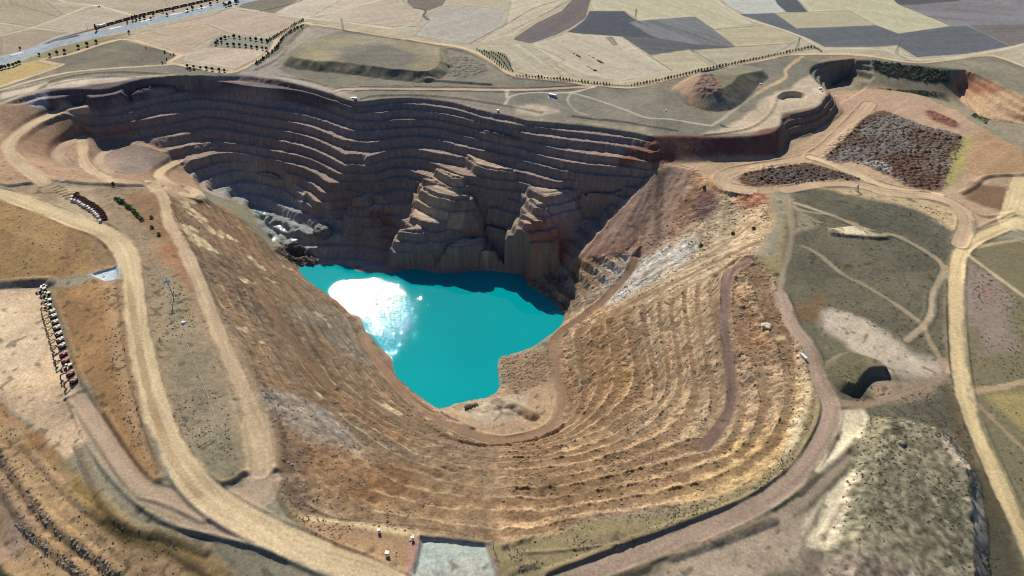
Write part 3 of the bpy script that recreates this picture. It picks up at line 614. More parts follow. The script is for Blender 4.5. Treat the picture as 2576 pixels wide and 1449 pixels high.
field([(1860,36),(1948,33),(2003,72),(2205,64),(2260,85),(2392,66),(2432,66),(2542,116),(2420,136),(2307,144),(2257,113),(2200,118),(2075,118),(2037,98),(1982,77)], S(104,108,112), 8, 1.3, .08)
field([(2230,-14),(2420,-14),(2415,2),(2300,12),(2262,12)], S(92,90,94), 5)
field([(2262,12),(2300,12),(2415,2),(2440,-14),(2760,-14),(2760,80),(2600,100),(2545,116),(2432,66),(2392,65)], S(134,132,132), -14, 1.6, .16)
field([(2195,119),(2256,114),(2305,145),(2270,140)], S(204,194,162), 0)
field([(2440,64),(2700,60),(2700,90),(2545,114)], S(122,116,112), 10, 1.3, .1)
sl, m = paint([(540,94),(560,88),(690,100),(680,122),(640,124),(520,118)], S(142,138,122), 3, 3, 1)
sl, m = paint([(1195,124),(1270,134),(1282,150),(1288,180),(1240,150)], S(120,122,96), 2, 1, 1)
# headlands, ditches and tracks between the parcels: thin dark or pale lines
for pts, wd, cc in [([(0,4),(88,25),(152,45)],1.6,S(120,112,92)), ([(0,57),(78,68)],1.4,S(120,112,92)), ([(780,44),(862,-2)],1.5,S(140,130,105)), ([(804,50),(930,-10)],1.2,S(220,206,172)), ([(1288,53),(1340,22),(1410,0)],2.2,S(104,98,88)), ([(1288,76),(1360,40),(1434,0)],2.0,S(118,110,92)), ([(1338,113),(1390,135),(1420,152),(1398,163),(1450,195)],1.6,S(150,138,110)), ([(1634,140),(1690,178)],1.8,S(130,122,98)), ([(1740,126),(1800,160)],1.8,S(132,124,100)), ([(1181,111),(1270,62),(1288,55)],2.0,S(112,106,92)), ([(1041,89),(1110,105),(1181,111)],2.0,S(140,130,108)), ([(985,70),(1000,65),(1058,68)],2.0,S(110,104,92)), ([(300,98),(385,72),(520,42),(580,18)],1.6,S(120,112,92)), ([(640,92),(700,68),(760,50)],1.6,S(130,120,98)), ([(375,78),(425,90),(480,62)],1.4,S(150,136,108)), ([(535,75),(575,86),(640,92)],1.4,S(150,138,110)), ([(1795,75),(1930,62)],1.8,S(120,114,96)), ([(1850,118),(2000,108)],1.8,S(120,114,96)), ([(700,38),(780,46),(900,60),(985,70)],2.4,S(226,212,180)), ([(1040,20),(1070,26),(1066,40),(1078,50)],4.5,S(70,74,66)), ([(650,30),(740,8),(775,-8)],3.5,S(66,68,60)), ([(600,25),(690,33)],2.0,S(70,72,64))]:
    wv = hw(spline(pts, 5)); sl, D, Sg, T = linefield(wv, wd + 4)
    if D.size: tint(sl, ss(wd * .5 + .7, wd * .5 - .5, D + .6 * fine[sl]) * .8, cc)
# bank between highway and fields
paint([(0,170),(60,152),(140,120),(230,96),(330,82),(240,120),(110,150)], S(150,138,104), 4, 4, 3)
paint([(0,180),(85,155),(148,165),(0,218)], S(190,166,112), 3, 3, 2); 
# ---- inner side of the perimeter track: grey-green steppe
STEP = S(134,128,112)
paint([(0,222),(148,168),(140,163),(120,152),(302,102),(448,137),(430,156),(590,182),(644,154),(706,90),(752,64),(856,74),(1169,125),(1288,190),(1488,215),(1610,220),(1790,178),(1982,140),(2180,143),(2320,160),(2420,178),(2300,165),(2050,160),(2060,212),(2085,240),(2055,268),(1965,290),(1935,333),(1880,341),(1700,341),(1600,330),(1400,305),(1290,288),(1144,255),(1019,243),(890,252),(760,212),(620,187),(390,194),(262,220),(88,232),(0,258)], STEP, 3, 2, 5)
paint([(105,151),(302,101),(450,137),(425,156),(412,163),(215,176),(125,195),(150,167)], S(122,116,98), 2, 2, 6)
paint([(120,212),(170,200),(300,192),(345,193),(300,204),(190,221),(112,224)], S(206,192,172), 3, 2, 6)
paint([(0,250),(90,228),(120,205),(60,215),(0,235)], S(206,190,168), 3, 2, 8)
paint([(590,185),(644,160),(720,128),(770,66),(860,76),(800,95),(730,130),(690,165),(760,205),(830,228),(890,250),(760,212),(620,188)], S(160,150,136), 3, 3, 9)
paint(M1, S(146,136,110), 3, 3, 10); paint([(820,120),(960,105),(1060,140),(1000,190),(880,160)], S(122,118,104), 8, 14, 11, ws=60)
paint([(740,140),(780,120),(850,150),(960,185),(900,182),(760,172)], S(160,148,114), 6, 10, 12, ws=40, amt=.8)
paint([(1690,222),(1720,200),(1765,184),(1755,245),(1790,278),(1740,268)], S(172,146,118), 3, 4, 12)
paint([(1765,185),(1870,168),(1915,176),(1925,198),(1880,236),(1800,250)], S(130,124,100), 4, 5, 13)
paint([(1850,338),(1962,318),(1972,285),(2060,268),(2086,240),(2060,212),(2040,190),(2010,200),(1990,225),(1950,230),(1905,260),(1870,300),(1780,335)], S(196,180,154), 4, 5, 14)
paint([(1290,268),(1340,262),(1400,280),(1350,292),(1300,285)], S(196,180,156), 5, 6, 15, amt=.7); paint([(1420,300),(1620,322),(1640,342),(1500,318)], S(176,160,130), 5, 6, 16, amt=.7)
paint([(640,192),(760,212),(890,252),(900,240),(820,215),(720,195)], S(178,166,152), 5, 5, 17, amt=.8)
paint([(2060,155),(2190,148),(2200,140),(2090,140)], S(166,140,112), 3, 3, 18)
# ---- main pit, far side
FW = S(158,140,126)
paint(crest + farside, FW, 4, 2, 20)
paint([(85,235),(130,225),(300,206),(400,196),(700,200),(890,255),(884,275),(700,232),(500,206),(380,220),(360,245),(270,280),(130,285)], S(112,98,96), 4, 4, 21)  # dark topsoil band, with the shade under the rim put into its colour
paint([(88,234),(118,230),(128,270),(104,280),(60,262)], S(176,168,164), 4, 5, 22)
paint([(235,330),(340,310),(345,330),(270,350)], S(160,112,90), 4, 4, 23, amt=.7)
paint([(1640,343),(1880,343),(1965,318),(1985,350),(1960,398),(1690,411),(1640,420),(1560,410),(1580,370)], S(130,92,80), 4, 5, 24)
paint([(900,254),(1019,245),(1144,257),(1290,291),(1260,310),(1130,278),(1000,262),(900,270)], S(150,134,128), 4, 5, 25)
GREY = S(168,170,166)
paint([(500,430),(620,420),(760,470),(800,520),(850,560),(900,600),(960,660),(960,690),(893,684),(752,672),(690,600),(640,530),(590,505),(520,480)], GREY, 14, 22, 26, n=3, amt=.75, ws=60)
paint([(930,530),(980,540),(1000,580),(950,590),(925,560)], S(150,92,76), 6, 14, 27, n=3, amt=.6)
paint([(1330,560),(1400,560),(1430,610),(1380,650),(1320,630)], S(172,112,86), 8, 16, 28, n=3, amt=.6)
paint([(1380,500),(1440,495),(1440,560),(1390,580)], S(190,176,170), 8, 10, 29, n=3, amt=.5)
paint([(1000,600),(1250,590),(1310,660),(1310,690),(1120,690),(980,688)], S(150,148,146), 12, 16, 30, n=3, amt=.6, ws=50)
paint([(1040,510),(1139,530),(1122,552),(1060,552)], S(206,184,152), 3, 2, 31)
C = C * (1 - .7 * SHELF[..., None]) + S(200,178,148) * .7 * SHELF[..., None]
# left upper switchback area
LU = S(172,142,112)
paint([(-300,330),(0,262),(60,262),(104,280),(213,273),(240,330),(250,345),(340,350),(440,400),(500,470),(497,495),(412,495),(380,466),(300,462),(110,460),(0,466),(-300,470)], LU, 4, 4, 32)
paint([(60,330),(213,280),(235,340),(150,365),(120,400),(60,380)], S(156,124,100), 5, 8, 33, amt=.8)
paint([(220,350),(340,355),(450,405),(400,430),(300,440),(260,400)], S(152,136,124), 8, 10, 34, amt=.8)
# left slope
LS = S(152,126,96)
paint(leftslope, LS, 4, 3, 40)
paint([(430,545),(520,520),(620,570),(760,700),(690,700),(600,640),(500,600)], S(160,126,96), 8, 10, 41, amt=.8, ws=40)
paint([(730,760),(830,760),(905,810),(960,900),(940,930),(860,890),(790,830)], S(160,146,124), 10, 18, 42, amt=.8, n=3, ws=50)
paint([(640,1010),(730,990),(820,1050),(940,1150),(880,1150),(760,1080)], S(172,166,150), 8, 16, 43, amt=.75, n=3, ws=40)
paint([(700,860),(760,900),(900,1010),(1050,1110),(980,1100),(820,1000)], S(150,110,70), 8, 10, 44, amt=.6, n=3)
paint([(760,1130),(1000,1140),(1230,1190),(1200,1300),(1000,1330),(800,1290),(720,1200)], S(164,132,94), 14, 20, 45, amt=.7, n=3, ws=60)
paint([(900,1190),(1000,1180),(1040,1230),(950,1270),(880,1240)], S(138,98,60), 8, 14, 46, amt=.7, n=3)
paint([(700,1100),(760,1120),(770,1230),(790,1290),(720,1250)], S(128,106,84), 6, 8, 47, amt=.7, n=3)
# right slope
RS = S(206,172,130)
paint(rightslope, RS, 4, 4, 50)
paint([(1740,425),(1860,480),(1920,487),(1943,540),(1930,590),(1880,655),(1750,720),(1620,760),(1660,640),(1720,520)], S(216,188,146), 10, 12, 51, amt=.85, n=3, ws=50)
paint([(1700,425),(1760,430),(1800,500),(1740,560),(1690,600),(1680,500)], S(170,124,92), 8, 12, 52, amt=.7, n=3)
paint([(1760,500),(1800,490),(1800,540),(1760,550)], S(140,104,100), 6, 8, 53, amt=.8, n=3)
paint([(1860,490),(1920,488),(1915,520),(1870,525)], S(186,118,84), 6, 8, 54, amt=.8, n=3)
paint([(1480,690),(1560,640),(1660,630),(1740,600),(1720,660),(1600,730),(1540,760)], S(212,202,184), 8, 14, 55, amt=.9, n=3, ws=40)
paint([(1370,640),(1440,690),(1520,700),(1540,740),(1440,790),(1420,800),(1325,712)], S(150,134,116), 8, 10, 56, amt=.85, n=3)
paint([(1430,850),(1540,790),(1620,960),(1560,1080),(1450,1010)], S(156,122,86), 14, 18, 57, amt=.7, n=3, ws=50)
paint([(1530,930),(1610,920),(1600,1000),(1500,1020)], S(186,144,86), 10, 18, 58, amt=.6, n=3, ws=40)
paint([(1840,700),(1920,740),(1960,850),(1900,900),(1850,850)], S(170,124,84), 12, 20, 59, amt=.6, n=3, ws=40)
paint([(1260,1120),(1560,1090),(1760,1130),(1700,1250),(1400,1320),(1260,1360)], S(188,150,106), 14, 20, 60, amt=.7, n=3, ws=60)
paint([(1380,1190),(1560,1160),(1600,1230),(1440,1260),(1330,1240)], S(160,126,84), 10, 12, 61, amt=.7, n=3, ws=50)
paint([(1700,1240),(1800,1150),(1950,1050),(2030,940),(2035,1000),(2000,1110),(1900,1212),(1760,1268)], S(214,178,118), 10, 14, 62, amt=.75, n=3, ws=50)
paint([(2026,930),(2040,1000),(2010,1110),(1960,1165),(1990,1090),(2020,1000)], S(232,212,168), 4, 5, 63, amt=.9)
paint(talus, S(194,160,132), 3, 3, 64)
paint([(1450,655),(1560,610),(1620,600),(1540,655)], S(172,126,100), 6, 6, 65, amt=.6)
paint([(1652,430),(1672,430),(1664,600),(1645,600)], S(132,110,86), 2, 2, 66, amt=.7)
# bottom platform
paint([(1000,960),(1105,1030),(1160,1010),(1250,985),(1330,940),(1390,900),(1412,985),(1425,1025),(1385,1085),(1300,1118),(1240,1118),(1150,1092),(1050,1040)], S(182,156,126), 4, 4, 70)
paint([(1130,1030),(1260,1000),(1330,1000),(1300,1050),(1200,1060)], S(196,184,160), 6, 10, 71, amt=.7)
paint([(1260,900),(1340,880),(1385,880),(1380,960),(1280,985)], S(146,122,98), 5, 6, 72, amt=.9)
# pit strata: bands by level and streaks along and down the walls
pm = ss(2, -4, ZB) * (TW > .02)
zz = ZB + 3 * mid
bands = fbm(zz / 5.5, (XX + YY) / 160, 1.0, 3, 95); b2 = fbm(zz / 17, (XX - YY) / 300, 1.0, 2, 96)
v = 1 + pm * (.13 * bands + .12 * b2 + (.05 + .11 * NEAR) * CONT2 + .045 * FALL2 + .05 * FALL * .6)
C *= np.clip(v, .45, 1.7)[..., None]
warmt = (pm * np.clip(b2 + .5 * bands + .4 * mid, -1, 1))[..., None]
C *= 1 + warmt * np.array([.07, -.01, -.09], np.float32)
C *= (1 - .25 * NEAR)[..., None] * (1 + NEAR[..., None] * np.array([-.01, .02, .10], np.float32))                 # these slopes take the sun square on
# berm tops carry paler dust
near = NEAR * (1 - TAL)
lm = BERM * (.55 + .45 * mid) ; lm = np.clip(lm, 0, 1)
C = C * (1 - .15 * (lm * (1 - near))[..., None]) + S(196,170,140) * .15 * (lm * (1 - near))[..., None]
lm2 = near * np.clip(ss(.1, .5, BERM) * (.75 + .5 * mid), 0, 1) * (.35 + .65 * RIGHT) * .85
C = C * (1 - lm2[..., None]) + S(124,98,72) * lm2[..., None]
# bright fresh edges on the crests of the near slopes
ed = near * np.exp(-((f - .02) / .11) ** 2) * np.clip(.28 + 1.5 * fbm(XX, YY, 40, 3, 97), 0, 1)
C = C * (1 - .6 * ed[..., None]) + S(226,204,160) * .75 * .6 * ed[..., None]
_a = hw([(1450,842),(1900,612)]); _v = (_a[1] - _a[0]) / np.hypot(*(_a[1] - _a[0]))
C *= (1 + UR * .5 * fbm((XX * _v[0] + YY * _v[1]) / 46, (-XX * _v[1] + YY * _v[0]) / 3.4, 1, 4, 240))[..., None]
# broken rock: mixed stone tones, with the shade of crevices put into the colour
rkn = fbm(XX, YY, 5.5, 3, 101, .6); rk2 = fbm(XX, YY, 20, 3, 103)
C *= (1 + near * (1 - .7 * BERM) * np.clip(.55 * rkn + .22 * rk2 + .05 * FALL, -.55, .6))[..., None]
# pale scree spills and dark clods on the lit slopes
sp = near * ss(.34, .52, fbm(XX, YY, 16, 3, 98) + .25 * fbm(XX, YY, 90, 2, 99)) * ss(.0, .2, mid)
C = C * (1 - .8 * sp[..., None]) + S(246,226,178) * .72 * .8 * sp[..., None]
# ---- left plain
paint([(-300,500),(0,492),(100,525),(200,566),(262,592),(290,640),(300,690),(225,690),(140,700),(0,706),(-300,710)], S(164,132,88), 4, 4, 110)
paint([(0,520),(80,540),(150,600),(130,660),(40,680),(0,690)], S(166,134,88), 10, 16, 111, amt=.7)
paint([(165,570),(200,600),(190,690),(150,690)], S(140,108,76), 8, 10, 112, amt=.6)
paint([(262,592),(285,620),(296,680),(250,660),(240,610)], S(150,128,98), 6, 8, 113, amt=.7)
paint([(0,472),(130,470),(330,468),(390,470),(430,530),(465,610),(500,700),(530,775),(590,845),(640,955),(690,1080),(705,1180),(560,1220),(500,1195),(440,1090),(400,960),(378,840),(362,720),(350,660),(310,590),(250,545),(130,510),(0,478)], S(160,138,108), 4, 4, 114)
paint([(130,470),(240,470),(250,500),(262,560),(200,545),(150,510)], S(196,170,138), 6, 8, 115, amt=.8)
paint([(330,480),(420,510),(460,620),(420,640),(380,600),(340,540)], S(146,108,76), 8, 14, 116, amt=.7)
paint([(400,620),(450,610),(500,720),(470,730),(420,680)], S(156,104,72), 8, 10, 117, amt=.6)
paint([(370,690),(450,700),(540,900),(600,1100),(610,1190),(520,1190),(440,1050),(400,900)], S(150,138,112), 8, 10, 118, amt=.8, n=3)
paint([(470,1120),(560,1080),(605,1150),(600,1195),(530,1205),(490,1170)], S(124,118,98), 8, 10, 119, amt=.7)
paint([(590,1000),(620,1080),(605,1085),(570,1010)], S(196,186,164), 3, 6, 120, amt=.7)
paint([(-300,712),(0,726),(95,726),(128,770),(200,1000),(240,1090),(205,1120),(165,1150),(100,1085),(0,1010),(-300,1000)], S(206,180,146), 3, 4, 121)
paint([(0,760),(80,760),(120,880),(60,960),(0,930)], S(222,200,168), 10, 16, 122, amt=.6)
paint([(110,940),(190,1000),(200,1060),(140,1070)], S(188,164,134), 6, 8, 123, amt=.7)
paint([(130,730),(300,700),(305,800),(345,1010),(400,1210),(345,1195),(270,1095),(210,950),(170,840)], S(160,126,86), 4, 4, 124)
paint([(262,700),(300,706),(312,850),(360,1060),(400,1200),(365,1170),(310,1000),(270,840)], S(176,146,112), 4, 4, 125, amt=.8)
paint([(-300,1000),(0,1012),(100,1090),(165,1158),(255,1265),(330,1332),(440,1358),(540,1395),(600,1460),(600,1700),(-300,1700)], S(170,143,106), 3, 4, 126)
paint([(0,1010),(100,1090),(160,1160),(90,1130),(0,1060)], S(160,112,68), 5, 10, 127, amt=.7)
paint([(130,1140),(165,1160),(255,1270),(330,1336),(440,1362),(540,1400),(590,1460),(540,1470),(440,1385),(300,1345),(200,1250)], S(146,124,66), 5, 6, 128, amt=.8)
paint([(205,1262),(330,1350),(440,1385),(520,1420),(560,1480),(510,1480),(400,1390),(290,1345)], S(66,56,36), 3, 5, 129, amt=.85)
paint([(0,1150),(30,1180),(120,1310),(200,1380),(300,1480),(260,1480),(150,1390),(80,1320),(0,1210)], S(150,122,90), 4, 4, 130, amt=.8)
paint([(0,1210),(80,1320),(60,1400),(0,1380)], S(140,122,112), 10, 12, 131, amt=.7)
bl = polyfield(hw([(-300,1000),(0,1012),(165,1158),(330,1332),(540,1395),(600,1460),(600,1700),(-300,1700)]), 8)
m = ss(0, 4, bl[1]); st = fbm((XX[bl[0]] * .94 + YY[bl[0]] * .34) / 30, (-XX[bl[0]] * .34 + YY[bl[0]] * .94) / 3, 1, 4, 132)
C[bl[0]] *= (1 + m * (.34 * st + .12 * mid[bl[0]]))[..., None]
paint([(-200,1410),(0,1418),(28,1440),(50,1500),(-200,1600)], S(44,52,44), 2, 3, 133)
# ---- bottom and right plain
paint([(705,1200),(730,1280),(780,1310),(1000,1338),(1130,1348),(1270,1370),(1380,1348),(1500,1312),(1750,1276),(1900,1219),(2010,1114),(2044,1000),(2034,900),(1994,800),(1948,690),(1885,658),(1950,640),(1990,500),(1990,760),(2060,920),(2080,1020),(2040,1120),(1960,1215),(1880,1268),(1600,1370),(1380,1455),(1380,1700),(960,1700),(960,1440),(770,1335),(700,1240)], S(150,136,100), 3, 3, 140)
paint([(730,1285),(1000,1340),(1060,1352),(1030,1450),(960,1440),(820,1370)], S(168,138,104), 4, 5, 141)
paint([(760,1300),(870,1308),(1000,1330),(1060,1342),(1120,1350),(1120,1358),(1000,1346),(850,1318)], S(232,208,160), 2, 2, 142, amt=.8)
paint([(1030,1345),(1228,1362),(1262,1440),(1262,1520),(1240,1520),(1222,1374),(1064,1360),(1030,1520),(1000,1520)], S(178,138,122), 2, 2, 143)
paint(padA, S(186,194,180), 1.2, .6, 144)
paint([(1040,1440),(1180,1400),(1262,1470),(1200,1500),(1030,1500)], S(190,184,166), 6, 10, 145, amt=.7)
paint([(222,684),(302,664),(304,704),(258,710)], S(168,146,120), 1.5, 1, 146); paint(padB, S(190,204,206), 1, .4, 147)
RP = S(106,101,82)
paint([(1990,480),(2060,470),(2250,490),(2400,510),(2440,560),(2415,600),(2385,700),(2385,900),(2400,1000),(2470,1170),(2530,1300),(2600,1480),(2600,1700),(1380,1700),(1390,1450),(1600,1385),(1880,1280),(2000,1195),(2085,1040),(2060,930),(1960,755),(1975,640)], RP, 4, 4, 150)
paint([(2010,500),(2200,505),(2400,560),(2390,600),(2250,590),(2100,540)], S(98,97,80), 10, 14, 151, amt=.8)
paint([(2040,470),(2200,480),(2330,500),(2420,540),(2400,575),(2330,540),(2250,512),(2150,490)], S(198,174,134), 5, 8, 152, amt=.85)
paint([(2085,575),(2160,570),(2225,592),(2200,598),(2120,590)], S(214,198,166), 3, 3, 153)
paint([(2000,520),(2080,560),(2000,590)], S(176,162,134), 5, 8, 154, amt=.7)
paint([(2000,760),(2070,740),(2100,790),(2060,810),(2010,800)], S(120,92,62), 5, 8, 155, amt=.7)
paint([(2060,770),(2140,790),(2230,850),(2300,890),(2370,930),(2300,955),(2230,930),(2200,920),(2120,860),(2050,830)], S(196,182,160), 6, 10, 156, amt=.85, n=3)
paint([(2100,870),(2160,890),(2230,930),(2160,985),(2100,985),(2070,920)], S(112,105,80), 5, 6, 157, amt=.85)
paint([(2200,960),(2260,970),(2360,960),(2300,1000),(2200,1010)], S(170,148,122), 6, 6, 158, amt=.8)
paint([(2060,945),(2110,1000),(2100,1060),(2070,1100),(2030,1180),(2060,1090),(2075,1010)], S(176,152,130), 4, 5, 159, amt=.8)
WH = S(226,212,178)
paint([(2120,1040),(2165,1032),(2175,1045),(2165,1090),(2120,1140),(2060,1185),(2100,1130),(2125,1080)], WH, 2, 3, 160)
paint([(2145,1180),(2170,1185),(2140,1215),(2120,1250),(2105,1290),(2088,1360),(2040,1360),(2060,1320),(2090,1240)], WH, 2, 3, 161)
paint([(2075,1240),(2065,1280),(2035,1330),(1980,1420),(1975,1390),(2020,1310)], WH, 2, 3, 162, amt=.8)
paint([(2230,1030),(2330,1080),(2400,1100),(2420,1180),(2360,1100),(2290,1060)], S(190,172,140), 4, 6, 163, amt=.7)
MD = S(132,125,101)
paint(M3, MD, 2, 2, 164)
paint([(2148,1184),(2172,1188),(2140,1236),(2118,1300),(2100,1370),(2030,1372),(2060,1310),(2086,1246)], WH, 2, 3, 171)
paint([(2120,1036),(2172,1032),(2180,1046),(2160,1095),(2112,1148),(2070,1180),(2108,1120)], WH, 2, 3, 172)
paint([(2465,1210),(2476,1300),(2480,1380),(2478,1470),(2455,1470),(2456,1380),(2452,1300),(2445,1215)], S(210,196,170), 2, 4, 165, amt=.7)
paint([(2370,1085),(2420,1130),(2450,1200),(2430,1190),(2380,1120)], S(206,190,162), 2, 4, 166, amt=.8)
paint([(2090,1380),(2200,1385),(2300,1420),(2480,1470),(2480,1700),(2000,1700),(2000,1420)], S(140,126,112), 6, 8, 167, amt=.8)
paint([(1700,1390),(1950,1310),(2060,1260),(2000,1400),(1900,1500),(1600,1500)], S(182,164,140), 6, 8, 168, amt=.9)
# speckled scrub on the mound and steppe
dots = np.clip(fbm(XX, YY, 3.2, 2, 170) * 1.6 + .3 * mid, -1, 1)
M3G = np.zeros_like(Z); sl, m = layer(M3, 3); M3G[sl] = m; C[sl] *= (1 + m * .42 * dots[sl])[..., None]
def inband(y0, y1): return ss(y0, y0 + 30, YY) * ss(y1 + 30, y1, YY)
stp = (1 - FARM) * (1 - ss(.0, .1, TW)) 
C *= (1 + stp * (.30 * mid + .12 * fine + .12 * big + .10 * np.clip(dots, -1, .3)))[..., None]
C *= 1 + (stp * np.clip(big + .5 * mid, -1, 1))[..., None] * np.array([.05, .0, -.07], np.float32)
C *= (1 + FARM * (.05 * big + .04 * fine))[..., None]
# dark shrubs dotted over the dry ground near the pit
sh = fbm(XX, YY, 4.2, 1, 180); shm = ss(.62, .75, sh + .25 * big) * stp * inband(120, 640)
C = C * (1 - .55 * shm[..., None]) + S(64,62,44) * .55 * shm[..., None]
sl, m = layer([(1690,408),(1960,396),(2045,340),(2120,285),(2200,240),(2400,275),(2480,330),(2600,420),(2640,520),(2480,590),(2420,520),(2250,480),(2060,465),(1925,485),(1800,440)], 6)
QF = np.zeros_like(Z); QF[sl] = m
# ---- far right: brown plots, rubble, quarry
paint([(1960,335),(1972,285),(2060,268),(2090,232),(2110,262),(2118,290),(2045,342),(1990,355),(1962,398)], S(150,118,96), 3, 3, 189, amt=.8)
paint([(1690,408),(1960,396),(2045,340),(2120,285),(2100,230),(2200,215),(2300,230),(2400,275),(2480,330),(2600,420),(2640,520),(2480,590),(2420,520),(2250,480),(2060,465),(1970,480),(1925,485),(1860,478),(1800,440),(1740,422)], S(184,158,128), 4, 4, 190)
paint([(2090,235),(2250,240),(2380,280),(2420,330),(2300,320),(2200,280),(2120,290)], S(186,154,130), 10, 12, 191, amt=.7)
for q, (sl, m, v_) in enumerate(HP):
    base = [S(104,86,72), S(98,78,64), S(138,114,100), S(134,128,112), S(96,80,70), S(150,156,152), S(128,84,70)][q]
    tint(sl, m * .92, base)
    if q in (0, 1):
        gr = m * ss(-.05, .35, fbm(XX[sl], YY[sl], 26, 2, 192) + .2 * mid[sl]) * .75; tint(sl, gr, S(132,126,118))
        rd = m * ss(.1, .4, fbm(XX[sl], YY[sl], 30, 2, 193)) * .6; tint(sl, rd, S(96,66,50))
    C[sl] *= (1 + m * .3 * (v_ - .35))[..., None]
paint([(2160,405),(2215,400),(2245,420),(2240,438),(2190,418)], S(170,160,148), 3, 4, 194)
paint([(2410,365),(2440,345),(2420,430),(2385,470),(2375,460),(2400,400)], S(170,160,98), 4, 6, 195, amt=.9)
paint([(2440,350),(2480,330),(2570,370),(2576,430),(2480,440),(2425,440),(2430,400)], S(178,146,110), 4, 5, 196)
paint([(2430,178),(2500,203),(2576,245),(2660,300),(2570,312),(2500,306),(2450,282),(2400,215)], S(196,164,128), 4, 4, 197)
paint([(2430,180),(2480,198),(2530,220),(2510,235),(2450,235),(2415,225)], S(160,104,78), 5, 6, 198, amt=.8)
paint([(2195,152),(2300,166),(2390,178),(2390,210),(2330,205),(2230,190),(2200,185)], S(92,94,58), 4, 6, 199, amt=.85)
paint([(2210,222),(2380,235),(2390,258),(2300,235)], S(84,84,54), 2, 5, 200, amt=.7)
paint([(2450,285),(2490,300),(2480,312),(2440,290)], S(70,96,44), 2, 4, 201, amt=.8)
paint([(2455,460),(2530,470),(2560,540),(2480,520),(2430,500)], S(110,82,60), 5, 6, 202, amt=.8)
paint([(2440,600),(2700,600),(2700,1700),(2620,1700),(2560,1300),(2500,1170),(2450,1040),(2430,950),(2425,740),(2430,660)], S(126,118,90), 3, 3, 203)
paint([(2432,660),(2500,700),(2560,780),(2576,900),(2460,900),(2440,800)], S(150,133,120), 6, 14, 204, amt=.9)
paint([(2470,700),(2500,710),(2490,760),(2470,750)], S(158,114,108), 4, 10, 205, amt=.4)
paint([(2490,1000),(2700,970),(2700,1150),(2600,1120)], S(166,150,100), 4, 6, 206, amt=.9)
paint([(2388,640),(2384,900),(2400,1000),(2500,1200),(2590,1450),(2570,1450),(2480,1250),(2395,1060),(2372,900),(2374,700)], S(104,88,62), 3, 5, 207, amt=.6)
paint([(2460,1180),(2490,1200),(2580,1460),(2500,1460),(2480,1300)], S(78,74,58), 3, 5, 208, amt=.8)
C *= (1 + QF * (.22 * fbm((XX * .8 + YY * .6) / 60, (YY * .8 - XX * .6) / 5, 1, 4, 230) + .16 * mid))[..., None]
# banks are a little darker earth, roads last
C = C * (1 - .35 * BK[..., None]) + S(130,108,82) * .35 * BK[..., None]
al = ROADC[..., None]; C = C * (1 - al) + RCOL
# highway
HWY = np.zeros_like(Z)
wv = hw(spline([(-60,168),(0,153),(62,136),(112,119),(150,108),(225,91),(300,73),(375,55),(475,33),(575,10),(640,-5),(760,-30)], 5)); sl, D, Sg, T = linefield(wv, 34)
D = np.where(D < 1e5, D * Sg, 999)
D = D * 1.45
hm = ss(21.5, 20.5, np.abs(D)); tint(sl, hm, S(150,162,170) * (1 + .06 * fine[sl])[..., None])
ver = ss(1.9, 1.2, np.abs(D)); tint(sl, ver, S(176,180,178)); ver = ss(1.2, .6, np.abs(np.abs(D) - 11)) * (np.sin(T * .35) > 0); tint(sl, ver * .7, S(220,224,224))
edg = ss(.9, .4, np.abs(np.abs(D) - 19.8)); tint(sl, edg * .8, S(214,220,222))
blk = hm * ((np.mod(T, 46) < 17) & (np.abs(D - 15.5) < 3.2)); tint(sl, blk * .9, S(238,240,236))
HWY[sl] = np.maximum(HWY[sl], hm)
wv = hw(spline([(60,138),(120,108),(150,94),(185,86),(208,86),(215,92),(205,97)], 5)); sl, D, Sg, T = linefield(wv, 16)
hm = ss(8.5, 7.5, D); tint(sl, hm, S(168,178,182)); HWY[sl] = np.maximum(HWY[sl], hm)
sl, m = layer([(140,104),(160,94),(190,88),(206,88),(196,92)], 1.5); tint(sl, m, S(96,92,82)); HWY[sl] *= 1 - m
# railway bed
wv = hw(spline([(120,108),(150,97),(237,73),(325,48),(362,38),(475,13),(540,-2),(640,-25)], 5)); sl, D, Sg, T = linefield(wv, 10)
hm = ss(5, 4, D); tint(sl, hm, S(140,124,110)); RAILW = wv
np.clip(C, .008, .95, out=C)
# seep pools: levelled hollows
POOLS = []
for pts in ([(632,520),(650,519),(668,530),(672,538),(655,537),(636,530)], [(690,567),(705,564),(718,571),(722,580),(705,582),(692,575)], [(738,594),(752,592),(757,600),(744,606),(734,602)], [(682,598),(694,594),(701,600),(690,606)]):
    w_ = hw(spline(pts, 3, True)); sl, d_ = polyfield(w_, 6); lv = float(np.percentile(Z[sl][d_ > 0], 45)) if (d_ > 0).any() else 0
    k_ = ss(-4, 0, d_); Z[sl] = Z[sl] * (1 - k_) + (lv - .6 * ss(-1, 2, d_)) * k_; POOLS.append((w_, lv))
# what each patch of ground belongs to
ID = np.zeros(Z.shape, np.uint8)
ID[FARM > .5] = 3
ID[(TW > .25) & (ZB < -.8)] = 1
for sl, m, v_ in HP[:2] + HP[6:]: ID[sl][m > .5] = 5
ID[ROADC > .45] = 2
ID[HWY > .5] = 4
